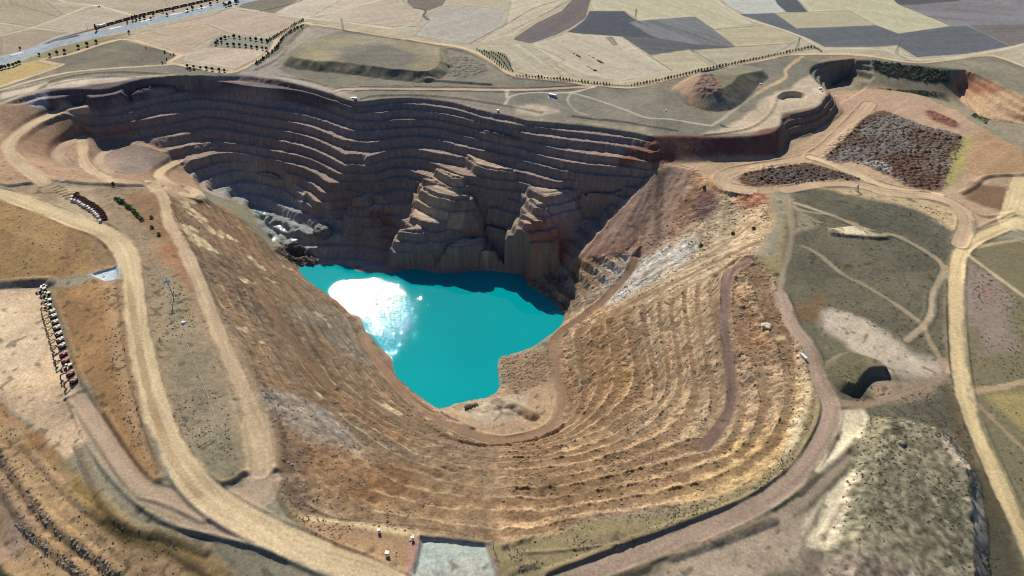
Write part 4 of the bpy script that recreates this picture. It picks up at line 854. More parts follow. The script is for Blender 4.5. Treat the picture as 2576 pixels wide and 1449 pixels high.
# ------------------------------------------------------------------ the ground mesh: rings round the foot of the viewpoint, finer where the pit is
rr = np.concatenate([np.linspace(20, 128, 40), np.arange(130, 540, .62), np.arange(540, 880, .55), 880 * np.exp(np.linspace(.001, math.log(1400 / 880), 280)), np.geomspace(1410, 14000, 60)])
NA = 1250
aa = np.concatenate([np.linspace(-1.5, -.72, 24), np.linspace(-.71, .71, NA), np.linspace(.72, 1.5, 24)])
A_, R_ = np.meshgrid(aa, rr)
wide = np.interp(R_, [0, 300, 700], [1.05, 1.05, .72]) / .71              # the fan opens towards the viewer
A_ = np.where(np.abs(A_) < .715, A_ * wide, np.sign(A_) * (np.abs(A_) + (1.55 - np.abs(A_)) / (1.55 - .71) * (.71 * wide - .71)))
jit = np.random.RandomState(3).rand(2, *A_.shape) - .5
da = (aa[100] - aa[99]); dr = np.gradient(rr)[:, None]
A_ = A_ + jit[0] * .35 * da * (np.abs(A_) < 1.0); R_ = R_ + jit[1] * .35 * dr * (R_ < 1350)
VX = (R_ * np.sin(A_)).astype(np.float32); VY = (R_ * np.cos(A_)).astype(np.float32)
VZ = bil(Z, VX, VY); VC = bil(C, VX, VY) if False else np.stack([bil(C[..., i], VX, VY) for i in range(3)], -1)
inside = (VX > X0) & (VX < X1) & (VY < Y1) & (VY > Y0)
rk = bil(rock * ro, VX, VY); rv = bil(ro, VX, VY)
hf = fbm(VX, VY, 2.4, 2, 210)
VZ += ((.10 * rv + .55 * rk) * hf * (R_ < 900)).astype(np.float32)
m3 = bil(M3G, VX, VY); VC *= (1 + m3 * .5 * fbm(VX, VY, 2.2, 2, 219))[..., None]
nv = bil(near * (1 - .7 * BERM) * ro, VX, VY); cg = bil(CRAG, VX, VY)
g1 = fbm(VX, VY, 3.4, 3, 221, .65); g2 = np.random.RandomState(5).rand(*VX.shape).astype(np.float32) - .5
VZ += (cg * (1.5 * np.abs(g1) + .5 * g2) + nv * (.5 * g1 + .25 * g2)).astype(np.float32)
VC *= np.clip(1 + nv * (.55 * g1 + .5 * g2) + (1 - nv) * (.24 * g2 * (.4 + .6 * rv) + .12 * g1 * rv), .25, 1.9)[..., None].astype(np.float32)  # shadow and highlight contrast of the near rock is put into the colour
VC *= (1 + (.10 * rv + .10 * rk) * hf + .05 * fbm(VX, VY, 1.3, 1, 212))[..., None].astype(np.float32)
farout = R_ > 1350
VC = np.where((~inside & (R_ > 700))[..., None], STRAW * (1 + .35 * fbm(VX, VY, 420, 2, 214) )[..., None] * (1 - .35 * (noise(VX / 300, VY / 220, 215) > .2))[..., None], VC)
nr, na = VX.shape
idx = np.arange(nr * na).reshape(nr, na)
quads = np.stack([idx[:-1, :-1], idx[:-1, 1:], idx[1:, 1:], idx[1:, :-1]], -1).reshape(-1, 4)[:, ::-1]
fxm = (VX[:-1, :-1] + VX[1:, 1:]) * .5; fym = (VY[:-1, :-1] + VY[1:, 1:]) * .5
fi = np.clip(((fxm - X0) / G + .5).astype(int), 0, NX - 1); fj = np.clip(((fym - Y0) / G + .5).astype(int), 0, NY - 1)
FID = ID[fj, fi].reshape(-1)
FID[((fym > Y1) | (np.abs(fxm) > X1)).reshape(-1) & (fym.reshape(-1) > 600)] = 3
V3 = np.stack([VX, VY, VZ], -1).reshape(-1, 3).astype(np.float32); VCf = np.clip(VC, .006, .95).reshape(-1, 3).astype(np.float32)

def mat(name, base=(.5, .5, .5), rough=.7, metal=0.0, noise_amt=.12, scale=1.5):
    m = bpy.data.materials.new(name); m.use_nodes = True; t = m.node_tree; b = t.nodes['Principled BSDF']
    b.inputs['Roughness'].default_value = rough; b.inputs['Metallic'].default_value = metal
    tc = t.nodes.new('ShaderNodeTexCoord'); n = t.nodes.new('ShaderNodeTexNoise'); n.inputs['Scale'].default_value = scale; n.inputs['Detail'].default_value = 4
    t.links.new(tc.outputs['Object'], n.inputs['Vector'])
    r = t.nodes.new('ShaderNodeValToRGB'); k = noise_amt
    r.color_ramp.elements[0].color = tuple(max(c * (1 - k * 1.6), 0) for c in base) + (1,); r.color_ramp.elements[1].color = tuple(min(c * (1 + k), 1) for c in base) + (1,)
    r.color_ramp.elements[0].position = .3; r.color_ramp.elements[1].position = .7
    t.links.new(n.outputs[0], r.inputs[0]); t.links.new(r.outputs[0], b.inputs['Base Color']); return m
def earth(name):
    m = bpy.data.materials.new(name); m.use_nodes = True; t = m.node_tree; b = t.nodes['Principled BSDF']
    b.inputs['Roughness'].default_value = .95; b.inputs['Specular IOR Level'].default_value = .15
    at = t.nodes.new('ShaderNodeAttribute'); at.attribute_name = 'tone'
    tc = t.nodes.new('ShaderNodeTexCoord')
    n1 = t.nodes.new('ShaderNodeTexNoise'); n1.inputs['Scale'].default_value = .55; n1.inputs['Detail'].default_value = 6; n1.inputs['Roughness'].default_value = .74
    t.links.new(tc.outputs['Object'], n1.inputs['Vector'])
    mr = t.nodes.new('ShaderNodeMapRange'); mr.inputs['From Min'].default_value = .25; mr.inputs['From Max'].default_value = .75; mr.inputs['To Min'].default_value = .66; mr.inputs['To Max'].default_value = 1.34
    t.links.new(n1.outputs[0], mr.inputs[0])
    mx = t.nodes.new('ShaderNodeVectorMath'); mx.operation = 'SCALE'
    t.links.new(at.outputs['Color'], mx.inputs[0]); t.links.new(mr.outputs[0], mx.inputs['Scale'])
    t.links.new(mx.outputs[0], b.inputs['Base Color'])
    bp = t.nodes.new('ShaderNodeBump'); bp.inputs['Strength'].default_value = .55; bp.inputs['Distance'].default_value = .6
    t.links.new(n1.outputs[0], bp.inputs['Height']); t.links.new(bp.outputs[0], b.inputs['Normal']); return m
EARTH = earth('dry earth and rock')
def sub(name, sel):
    q = quads[sel]; u, inv = np.unique(q, return_inverse=True); inv = inv.reshape(-1)
    me = bpy.data.meshes.new(name); me.vertices.add(len(u)); me.vertices.foreach_set('co', V3[u].reshape(-1))
    me.loops.add(len(inv)); me.loops.foreach_set('vertex_index', inv.astype(np.int32))
    me.polygons.add(len(q)); me.polygons.foreach_set('loop_start', np.arange(0, 4 * len(q), 4, dtype=np.int32))
    me.update(calc_edges=True)
    a = me.attributes.new('tone', 'FLOAT_COLOR', 'POINT'); a.data.foreach_set('color', np.concatenate([VCf[u], np.ones((len(u), 1), np.float32)], 1).reshape(-1))
    me.materials.append(EARTH)
    o = bpy.data.objects.new(name, me); COL.objects.link(o); o['kind'] = 'structure'; return o
for i, nm in enumerate(['ground', 'pit_wall', 'dirt_road', 'farmland', 'highway', 'rubble_field']):
    s_ = FID == i
    if s_.any(): sub(nm, s_)
# ------------------------------------------------------------------ the lake
def water_mat(name, shallow, bump, rough, gust):
    m = bpy.data.materials.new(name); m.use_nodes = True; t = m.node_tree; b = t.nodes['Principled BSDF']
    b.inputs['Roughness'].default_value = rough; b.inputs['IOR'].default_value = 1.33
    tc = t.nodes.new('ShaderNodeTexCoord')
    n0_ = t.nodes.new('ShaderNodeTexNoise'); n0_.inputs['Scale'].default_value = .008; n0_.inputs['Detail'].default_value = 4; t.links.new(tc.outputs['Object'], n0_.inputs['Vector'])
    r0 = t.nodes.new('ShaderNodeValToRGB'); r0.color_ramp.elements[0].position = .3; r0.color_ramp.elements[1].position = .72
    r0.color_ramp.elements[0].color = tuple(c_ * .9 for c_ in shallow) + (1,); r0.color_ramp.elements[1].color = tuple(c_ * 1.1 for c_ in shallow) + (1,)
    t.links.new(n0_.outputs[0], r0.inputs[0]); t.links.new(r0.outputs[0], b.inputs['Base Color'])
    wn = t.nodes.new('ShaderNodeTexNoise'); wn.inputs['Scale'].default_value = .36; wn.inputs['Detail'].default_value = .6
    t.links.new(tc.outputs['Object'], wn.inputs['Vector'])
    ds = t.nodes.new('ShaderNodeVectorMath'); ds.operation = 'DISTANCE'; ds.inputs[1].default_value = gust
    sc_ = t.nodes.new('ShaderNodeVectorMath'); sc_.operation = 'MULTIPLY'; sc_.inputs[1].default_value = (1, .8, 0)
    t.links.new(tc.outputs['Object'], sc_.inputs[0]); t.links.new(sc_.outputs[0], ds.inputs[0])
    gn = t.nodes.new('ShaderNodeTexNoise'); gn.inputs['Scale'].default_value = .045; gn.inputs['Detail'].default_value = 3
    t.links.new(tc.outputs['Object'], gn.inputs['Vector'])
    ad = t.nodes.new('ShaderNodeMath'); ad.operation = 'MULTIPLY_ADD'; ad.inputs[1].default_value = 70; t.links.new(gn.outputs[0], ad.inputs[0]); t.links.new(ds.outputs['Value'], ad.inputs[2])
    mr = t.nodes.new('ShaderNodeMapRange'); mr.inputs['From Min'].default_value = 66; mr.inputs['From Max'].default_value = 106; mr.inputs['To Min'].default_value = bump[1]; mr.inputs['To Max'].default_value = bump[0]
    t.links.new(ad.outputs[0], mr.inputs[0])
    bp = t.nodes.new('ShaderNodeBump'); bp.inputs['Distance'].default_value = .6
    t.links.new(mr.outputs[0], bp.inputs['Strength']); t.links.new(wn.outputs[0], bp.inputs['Height']); t.links.new(bp.outputs[0], b.inputs['Normal']); return m
gw = unproj((935, 808), LAKE)
LAKEM = water_mat('turquoise lake water', (.0, .262, .275), (.02, .98), .012, (gw[0], gw[1] * .8, 0))
bm = bmesh.new()
cx, cy = shorew.mean(0)
vs = [bm.verts.new((cx + (x - cx) * 1.12, cy + (y - cy) * 1.12, LAKE + .15)) for x, y in shorew]
bm.faces.new(vs); bmesh.ops.triangulate(bm, faces=bm.faces[:])
me = bpy.data.meshes.new('lake_water'); bm.to_mesh(me); bm.free(); me.materials.append(LAKEM)
lake = bpy.data.objects.new('lake_water', me); COL.objects.link(lake); lake['kind'] = 'structure'

PM = water_mat('seep water', (.16, .26, .27), (.5, .5), .14, (0, 0, 0))
for w_, lv in POOLS:
    bm = bmesh.new(); c_ = w_.mean(0); bm.faces.new([bm.verts.new((c_[0] + (x - c_[0]) * 1.08, c_[1] + (y - c_[1]) * 1.08, lv - .15)) for x, y in w_]); bmesh.ops.triangulate(bm, faces=bm.faces[:])
    me = bpy.data.meshes.new('seep_pool'); bm.to_mesh(me); bm.free(); me.materials.append(PM); o = bpy.data.objects.new('seep_pool', me); COL.objects.link(o); o['kind'] = 'structure'
# ================================================================== OBJECTS
class MB:
    """collects simple shapes and links them as one mesh object"""
    def __init__(s): s.v = []; s.f = []
    def add(s, v, f):
        n = len(s.v); s.v += [tuple(p) for p in v]; s.f += [tuple(i + n for i in q) for q in f]; return s
    def box(s, c, d, rz=0, ry=0, rx=0, taper=1.0, bev=0):
        M = Matrix.Rotation(rz, 3, 'Z') @ Matrix.Rotation(ry, 3, 'Y') @ Matrix.Rotation(rx, 3, 'X'); c = Vector(c)
        x, y, z = d[0] / 2, d[1] / 2, d[2] / 2
        if bev:
            b = min(bev, x * .9, y * .9); ring = [(-x + b, -y), (x - b, -y), (x, -y + b), (x, y - b), (x - b, y), (-x + b, y), (-x, y - b), (-x, -y + b)]
        else: ring = [(-x, -y), (x, -y), (x, y), (-x, y)]
        n = len(ring); v = [(a, b_, -z) for a, b_ in ring] + [(a * taper, b_ * taper, z) for a, b_ in ring]
        f = [tuple(range(n - 1, -1, -1)), tuple(range(n, 2 * n))] + [(i, (i + 1) % n, n + (i + 1) % n, n + i) for i in range(n)]
        return s.add([c + M @ Vector(p) for p in v], f)
    def tube(s, a, b, r, r2=None, n=8):
        a, b = Vector(a), Vector(b); d = b - a; r2 = r if r2 is None else r2
        q = d.to_track_quat('Z', 'Y').to_matrix()
        v = [a + q @ Vector((r * cos(2 * pi * i / n), r * sin(2 * pi * i / n), 0)) for i in range(n)] + [b + q @ Vector((r2 * cos(2 * pi * i / n), r2 * sin(2 * pi * i / n), 0)) for i in range(n)]
        return s.add(v, [tuple(range(n - 1, -1, -1)), tuple(range(n, 2 * n))] + [(i, (i + 1) % n, n + (i + 1) % n, n + i) for i in range(n)])
    def prism(s, prof, y0, y1):
        n = len(prof); v = [(x, y0, z) for x, z in prof] + [(x, y1, z) for x, z in prof]
        return s.add(v, [tuple(range(n)), tuple(range(2 * n - 1, n - 1, -1))] + [(i, n + i, n + (i + 1) % n, (i + 1) % n) for i in range(n)])
    def mesh(s, name, m):
        me = bpy.data.meshes.new(name); me.from_pydata(s.v, [], s.f); me.update()
        b = bmesh.new(); b.from_mesh(me); bmesh.ops.recalc_face_normals(b, faces=b.faces); b.to_mesh(me); b.free()
        me.materials.append(m); return me
    def build(s, name, m, parent=None, label=None):
        o = bpy.data.objects.new(name, s.mesh(name, m)); COL.objects.link(o)
        if parent: o.parent = parent
        if label: o['label'] = label
        return o
def tag(o, label, cat, group=None):
    o['label'] = label; o['category'] = cat
    if group: o['group'] = group
    return o
def thing(name, label, cat, loc=(0, 0, 0), rz=0, group=None):
    o = bpy.data.objects.new(name, None); COL.objects.link(o); o.empty_display_size = .5
    o.location = loc; o.rotation_euler = (0, 0, rz); return tag(o, label, cat, group)
def dup(root, loc, rz=0, label=None, scale=1.0, group=None):
    def rec(o, par):
        c = o.copy(); COL.objects.link(c)
        if par: c.parent = par
        for ch in o.children: rec(ch, c)
        return c
    r = rec(root, None); r.location = loc; r.rotation_euler = (0, 0, rz); r.scale = (scale,) * 3
    if label: r['label'] = label
    if group: r['group'] = group
    return r
def ground(x, y): return float(bil(Z, np.array([x]), np.array([y]))[0])
def at(px, py, up=0.0):
    x, y, _ = hit((px, py))[0]; return (x, y, ground(x, y) + up)
def heading(p, q):
    a, b = hw([p, q]); d = b - a; return math.atan2(d[1], d[0])
ORD = ['first', 'second', 'third', 'fourth', 'fifth', 'sixth', 'seventh', 'eighth', 'ninth', 'tenth', 'eleventh', 'twelfth', 'thirteenth', 'fourteenth', 'fifteenth', 'sixteenth', 'seventeenth', 'eighteenth']
P_WHITE = mat('white paint', (.78, .77, .72), .45, 0, .06, 1.2); P_CREAM = mat('cream paint', (.60, .54, .40), .5, 0, .15, 1.2)
P_RUST = mat('rust red steel', (.16, .045, .025), .6, 0, .35, .8); P_BLACK = mat('black rubber', (.018, .018, .018), .8, 0, .2, 3)
P_DARK = mat('dark steel', (.05, .048, .045), .5, .4, .25, 2); P_YEL = mat('mustard paint', (.50, .30, .06), .45, 0, .15, 1.2)
P_RED = mat('faded red paint', (.46, .16, .13), .5, 0, .12, 1.2); P_GLASS = mat('dark window glass', (.02, .03, .04), .1, 0, .1, 1)
P_STEEL = mat('galvanised steel', (.42, .43, .43), .5, .5, .12, 2); P_BLUE = mat('pale blue sheet', (.34, .50, .60), .5, 0, .1, 1.5)
P_WOOD = mat('weathered timber', (.13, .095, .07), .8, 0, .25, 3); P_CONC = mat('pale concrete', (.52, .50, .46), .9, 0, .15, 1)
P_FLAG = mat('red cloth', (.42, .012, .02), .8, 0, .15, 3); P_TEAL = mat('pale aqua sheet', (.58, .72, .72), .5, 0, .08, 1.5)
P_BARK = mat('bark', (.08, .06, .045), .9, 0, .3, 3)
P_LEAF = mat('dark conifer leaves', (.035, .052, .038), .8, 0, .4, 1.5); P_LEAF2 = mat('olive leaves', (.07, .085, .05), .8, 0, .4, 1.5); P_LEAF3 = mat('fresh green leaves', (.10, .17, .04), .8, 0, .4, 1.0)
P_DUSTY = mat('dry scrub', (.10, .092, .060), .9, 0, .5, .6); P_ROCKG = mat('grey rock', (.17, .165, .16), .9, 0, .3, .3); P_ROCKT = mat('tan rock', (.36, .29, .18), .9, 0, .3, .5)
# ------------------------------------------------------------------ tipper trucks beside the haul road
def make_tipper():
    t = thing('tipper_truck', '', 'truck', group='tipper trucks parked side by side')
    MB().box((0, 0, .95), (8.0, .9, .35)).box((-3.9, 0, .75), (.2, 2.3, .3)).build('chassis', P_DARK, t)
    cab = MB().box((3.2, 0, 2.0), (1.9, 2.45, 1.9), taper=.92, bev=.25).box((2.9, 0, 3.12), (1.1, 1.9, .4), taper=.8).box((4.15, 0, 1.0), (.25, 2.45, .6)).build('cab', P_WHITE, t)
    MB().box((4.12, 0, 2.35), (.08, 2.0, .8), ry=-.08).build('windscreen', P_GLASS, cab)
    for s in (-1, 1): MB().box((3.35, s * 1.2, 2.35), (.9, .06, .7)).build('side_window', P_GLASS, cab); MB().box((4.3, s * 1.42, 2.3), (.12, .3, .6)).build('mirror', P_DARK, cab)
    b = MB()
    b.box((-1.1, 0, 1.35), (5.9, 2.3, .12)); b.box((-1.1, 1.22, 2.15), (6.1, .1, 1.6), rx=-.06); b.box((-1.1, -1.22, 2.15), (6.1, .1, 1.6), rx=.06)
    b.box((1.95, 0, 2.3), (.1, 2.45, 1.9), ry=.06); b.box((-4.2, 0, 2.05), (.1, 2.4, 1.4), ry=-.1); b.box((2.35, 0, 3.2), (.9, 2.4, .08))
    for x in (-3.3, -1.9, -.5, .9): b.box((x, 1.3, 2.1), (.12, .1, 1.6)); b.box((x, -1.3, 2.1), (.12, .1, 1.6))
    b.build('dump_bed', P_RUST, t)
    for x in (3.1, -1.7, -3.0):
        for s in (-1, 1): MB().tube((x, s * .82, .53), (x, s * 1.22, .53), .53, n=12).build('wheel', P_BLACK, t)
    return t
tip = make_tipper()
zc = [(255,345),(240,445),(345,470),(460,510),(530,555),(610,620),(690,660),(805,710),(865,770),(965,825),(1020,890),(1085,945),(1145,1005),(1190,1075),(1230,1150)]
cabs = [((260 + x / 9.055) * .6389, (740 + y / 9.055) * .6389 + 3.0) for x, y in zc]
hd = heading((269.8, 549.2), (252.9, 556.9))
TS = 1.12
for i, c in enumerate(cabs):
    x, y, _ = hit(c)[0]; x -= cos(hd) * 3.2 * TS; y -= sin(hd) * 3.2 * TS
    lb = 'white cab tipper with rust red bed, %s from the far end of its row' % ORD[i]
    if i == 0: tip.location = (x, y, ground(x, y)); tip.rotation_euler = (0, 0, hd); tip.scale = (TS,) * 3; tip['label'] = lb
    else: dup(tip, (x, y, ground(x, y)), hd + random.uniform(-.03, .03), lb, TS)
# ------------------------------------------------------------------ excavators and loaders in the yard
def make_excavator(body, arm):
    t = thing('excavator', '', 'excavator', group='excavators lined up in the yard')
    for s in (-1, 1):
        MB().prism([(-2.2, .45), (-1.9, .08), (1.9, .08), (2.2, .45), (1.9, .9), (-1.9, .9)], s * 1.25 - .3, s * 1.25 + .3).build('crawler_track', P_BLACK, t)
    MB().box((0, 0, .75), (2.4, 2.0, .4)).tube((0, 0, .9), (0, 0, 1.2), .75, n=14).build('undercarriage', P_DARK, t)
    u = MB().box((-.9, 0, 1.75), (3.2, 2.7, 1.1), bev=.35).box((-1.9, 0, 2.35), (1.2, 2.4, .35), bev=.3).box((.9, -.9, 1.6), (1.0, .9, .8)).build('upper_body', body, t)
    MB().box((-1.0, -.5, 2.36), (.9, .7, .12)).build('engine_grille', P_DARK, u)
    c = MB().box((.75, .85, 2.15), (1.5, 1.0, 1.7), taper=.93, bev=.15).build('cab', body, t)
    MB().box((1.5, .85, 2.35), (.06, .8, 1.0)).box((.8, 1.36, 2.4), (1.0, .05, .8)).box((.75, .85, 3.02), (.7, .6, .04)).build('window', P_GLASS, c)
    MB().prism([(.6, 1.5), (1.1, 1.35), (2.6, 3.6), (4.9, 3.9), (4.9, 4.2), (2.4, 4.1)], -.28, .28).build('boom', arm, t)
    MB().prism([(4.5, 4.5), (5.1, 4.4), (6.0, 1.6), (5.7, 1.5), (5.0, 2.9)], -.22, .22).tube((2.4, 0, 4.25), (4.6, 0, 4.6), .12, n=6).build('stick', arm, t)
    MB().prism([(5.6, 1.7), (6.15, 1.6), (6.2, .9), (5.5, .25), (4.7, .3), (4.75, .6), (5.4, .8)], -.6, .6).build('bucket', P_DARK, t)
    return t
def make_loader(body):
    t = thing('wheel_loader', '', 'loader', group='wheel loaders parked in the yard')
    MB().box((-1.7, 0, 1.7), (2.6, 2.0, 1.1), bev=.3).box((1.1, 0, 1.3), (1.5, 1.2, .7)).build('body', body, t)
    c = MB().box((-.1, 0, 2.6), (1.4, 1.5, 1.5), taper=.92, bev=.15).build('cab', body, t)
    MB().box((.6, 0, 2.75), (.05, 1.2, .8)).box((-.1, .74, 2.75), (.9, .05, .7)).box((-.1, -.74, 2.75), (.9, .05, .7)).build('window', P_GLASS, c)
    for x in (-1.7, 1.3):
        for s in (-1, 1): MB().tube((x, s * .85, .78), (x, s * 1.4, .78), .78, n=14).build('wheel', P_BLACK, t)
    for s in (-1, 1): MB().prism([(1.0, 1.9), (1.2, 1.6), (3.3, .5), (3.4, .8)], s * .5 - .1, s * .5 + .1).build('lift_arm', body, t)
    MB().prism([(3.2, .9), (3.4, 1.2), (3.55, .5), (4.4, .15), (4.3, .08), (3.3, .1), (3.1, .5)], -1.4, 1.4).build('bucket', P_DARK, t)
    return t
hl = heading((136, 800), (112, 806)); h2 = heading((160, 880), (142, 890))
white = [(131.4,787.3),(135.5,799),(139.5,814),(143.6,828.3),(148.7,844),(152.5,859.2),(157,874)]
red = [(160.5,895),(165.5,911.6),(178,943.7),(186.5,962.2)]
ex = make_excavator(P_CREAM, P_YEL)
XS = 1.15
for i, p in enumerate(white):
    l = at(*p); lb = 'cream excavator with mustard boom, %s from the far end of the excavator row' % ORD[i]; r = hl + (h2 - hl) * i / 6
    if i == 0: ex.location = l; ex.rotation_euler = (0, 0, r); ex.scale = (XS,) * 3; ex['label'] = lb
    else: dup(ex, l, r, lb, XS)
ex2 = make_excavator(P_RED, P_DARK)
for i, p in enumerate(red):
    l = at(*p); lb = ['farthest of the faded red excavators, just below the cream ones', 'second red excavator, just above the lone cream wheel loader', 'red excavator right below the lone cream wheel loader', 'nearest red excavator, at the end of the row by the dark bank'][i]
    if i == 0: ex2.location = l; ex2.rotation_euler = (0, 0, h2); ex2.scale = (XS,) * 3; ex2['label'] = lb
    else: dup(ex2, l, h2 + .06 * i, lb, XS)
lo = make_loader(P_CREAM)
for i, (p, lb) in enumerate([((107, 733), 'cream wheel loader at the far end of the yard, nearest the bank shadow'), ((117.5, 744), 'second cream wheel loader from the far end of the yard row'), ((120.5, 760), 'third cream wheel loader from the far end of the yard row'), ((120, 774), 'cream wheel loader standing next to the first excavator'), ((171, 926), 'lone cream wheel loader standing between the red excavators')]):
    l = at(*p)
    if i == 0: lo.location = l; lo.rotation_euler = (0, 0, hl + .3); lo.scale = (XS,) * 3; lo['label'] = lb
    else: dup(lo, l, hl + [.3, .2, -.1, .1, .3][i], lb, XS)
def make_pickup(name, label, body, loc, rz, s=1.0):
    t = thing(name, label, 'car', loc, rz); t.scale = (s,) * 3
    MB().prism([(-2.4, .45), (2.3, .45), (2.35, .8), (2.2, 1.0), (1.0, 1.08), (-2.4, 1.05)], -.9, .9).build('body', body, t)
    c = MB().prism([(-.9, 1.05), (1.05, 1.07), (.45, 1.68), (-.7, 1.7)], -.78, .78).build('cabin', P_GLASS, t)
    MB().box((-.12, 0, 1.72), (1.15, 1.45, .06)).build('roof', body, c)
    for x in (-1.5, 1.5):
        for q in (-1, 1): MB().tube((x, q * .7, .36), (x, q * .92, .36), .36, n=10).build('wheel', P_BLACK, t)
    return t
make_pickup('parked_car', 'white pickup parked against the bank at the top of the yard', P_WHITE, at(112, 721), hl, 1.2)
make_pickup('parked_car', 'white car driving on the grey highway', P_WHITE, at(471.5, 30.5), heading((471, 33), (500, 27)), 1.35)
make_pickup('parked_car', 'white car at the crossing of two dirt tracks in the straw fields', P_WHITE, at(250, 17), heading((240, 17), (256, 17)), 1.3)
# ------------------------------------------------------------------ huts, cabins, boxes
l = at(1390, 243.5); t = thing('site_cabin', 'long pale blue cabin with white roof standing on grey steppe', 'cabin', l, heading((1381.5, 241), (1398.6, 244.6)))
w_ = MB().box((0, 0, 1.75), (9.5, 2.8, 2.9)).box((0, 0, .2), (9.2, 2.4, .4)).build('wall', P_BLUE, t)
MB().box((0, 0, 3.28), (9.9, 3.2, .22)).box((0, 0, 3.42), (9.5, 2.4, .14)).build('roof', P_WHITE, t)
for x in (-3.3, -1.4, 2.9): MB().box((x, -1.42, 2.0), (1.0, .06, .9)).build('window', P_GLASS, w_)
MB().box((.8, -1.43, 1.5), (.95, .07, 2.1)).build('door', P_DARK, w_)
hc = heading((1381.5, 241), (1398.6, 244.6))
t = thing('concrete_slab', 'thin white slab lying in front of the pale blue cabin', 'slab', at(1386.5, 246.3, .1), hc); MB().box((0, 0, 0), (9, 1.3, .3), bev=.1).box((-3.6, .4, .02), (2.2, 1.6, .32), bev=.1).build('slab', P_WHITE, t)
def hut(name, label, cat, loc, rz, d, m=P_WHITE):
    t = thing(name, label, cat, loc, rz)
    w_ = MB().box((0, 0, d[2] / 2), d).build('wall', m, t); MB().box((0, 0, d[2] + .1), (d[0] + .4, d[1] + .4, .2), taper=.92).build('roof', P_WHITE, t)
    MB().box((d[0] * .15, -d[1] / 2 - .02, d[2] * .42), (.9, .06, d[2] * .8)).build('door', P_DARK, w_); return t
hut('pit_hut', 'white hut on the very point of the pit rim', 'hut', at(894, 250), heading((890, 250), (896, 251.6)), (4.2, 2.6, 2.3))
hut('pit_hut', 'tiny white box beside the white hut on the pit rim', 'hut', at(886, 248), .2, (1.7, 1.5, 1.4))
hut('pit_hut', 'small white cube hut alone on the rim above the shaded benches', 'hut', at(1252.7, 280.5), .1, (2.2, 2.2, 2.0))
hut('pit_hut', 'small white hut beside the round dug hole near the step quarry', 'hut', at(2063, 224.5), .15, (4.0, 2.0, 1.6)); hut('pit_hut', 'smaller of the two white huts near the step quarry', 'hut', at(2068, 229.5), .15, (1.7, 1.3, 1.2))
hut('pit_hut', 'tiny white box on the steppe below the cone shaped spoil heap', 'hut', at(1675, 279), .1, (1.4, 1.2, 1.0)); hut('pit_hut', 'tiny white box at the foot of the spoil heap by the sandy track', 'hut', at(1913, 213), .1, (2.2, 1.4, 1.1))
t = thing('white_board', 'big white board lying tilted on the bank above the tipper trucks', 'board', at(157.5, 455.5, .2), .1); MB().box((0, 0, .8), (5.2, 2.6, .15), rx=.5).build('panel', P_WHITE, t); MB().box((-1.8, .7, .4), (.15, .15, 1.3)).box((1.8, .7, .4), (.15, .15, 1.3)).build('leg', P_DARK, t)
def cabinet(label, loc, rz, s=1.0):
    t = thing('equipment_box', label, 'box', loc, rz); t.scale = (s,) * 3
    b = MB().box((0, 0, 1.75), (1.5, 1.3, 1.5), bev=.1).box((0, 0, 2.55), (1.7, 1.5, .1)).build('cabinet', P_WHITE, t); MB().box((0, -.67, 1.7), (1.1, .04, 1.2)).build('door', P_STEEL, b)
    for x in (-.6, .6):
        for y in (-.5, .5): MB().box((x, y, .5), (.12, .12, 1.0)).build('leg', P_DARK, t)
    return t
cabinet('white box on legs left of the pale settling pond, under the cream strip', at(954, 1338.5), .35); cabinet('white box on legs at the corner of the pale settling pond', at(1038, 1357), .3); cabinet('white box on legs nearest the wide haul road at the bottom', at(975, 1397), -.2, 1.25)
t = thing('white_tank', 'small white drum lying beside the white box near the settling pond', 'drum', at(1031.5, 1360, .25), .5); MB().tube((-.5, 0, .1), (.5, 0, .1), .28, n=12).build('drum', P_WHITE, t)
# lighting mast
l = at(437, 749); t = thing('lighting_mast', 'tall dark mast with white panels on the strip between the two left roads', 'mast', l, .3)
MB().tube((0, 0, 0), (0, 0, 19), .28, .16, n=8).build('pole', P_DARK, t)
for z, dx, dy, k in [(7.4, 1.0, .7, 2), (13.6, .9, .9, 2)]:
    for q in (-1, 1): MB().box((q * dx * .7, 0, z), (dx, .25, dy), rx=-.5).build('lamp', P_WHITE, t)
MB().box((-.3, -.3, 16), (4.6, .14, 1.9), rx=-.7).build('panel', P_WHITE, t); MB().box((.2, -.1, 19), (1.5, .14, .8), rx=-.7).build('top_panel', P_WHITE, t)
MB().box((0, 0, .15), (1.4, 1.4, .3)).build('footing', P_CONC, t)
# trailer by the pit road
l = at(2021, 900.5); r = heading((2015, 893), (2028, 905))
t = thing('site_trailer', 'long pale aqua trailer parked beside the pit perimeter road', 'trailer', l, r)
MB().box((0, 0, 1.5), (5.6, 1.8, 1.7), bev=.12).build('body', P_TEAL, t); MB().box((0, 0, .6), (5.4, 1.5, .2)).box((-3.2, 0, .6), (1.2, .15, .15)).build('frame', P_DARK, t)
for x in (-.5, .6):
    for s in (-1, 1): MB().tube((x, s * .75, .38), (x, s * .95, .38), .38, n=10).build('wheel', P_BLACK, t)
t = thing('white_tank', 'white round tank left of the pale aqua trailer', 'tank', at(2007, 899), 0); MB().tube((0, 0, 0), (0, 0, 1.5), .75, n=14).tube((0, 0, 1.5), (0, 0, 1.75), .75, .25, n=14).build('tank', P_WHITE, t)
t = thing('lamp_post', 'dark thin lamp post behind the pale aqua trailer', 'post', at(2013.6, 885), 0); MB().tube((0, 0, 0), (0, 0, 6), .12, .07, n=6).build('pole', P_DARK, t); MB().box((.3, 0, 6), (.9, .3, .15)).build('lamp', P_DARK, t)
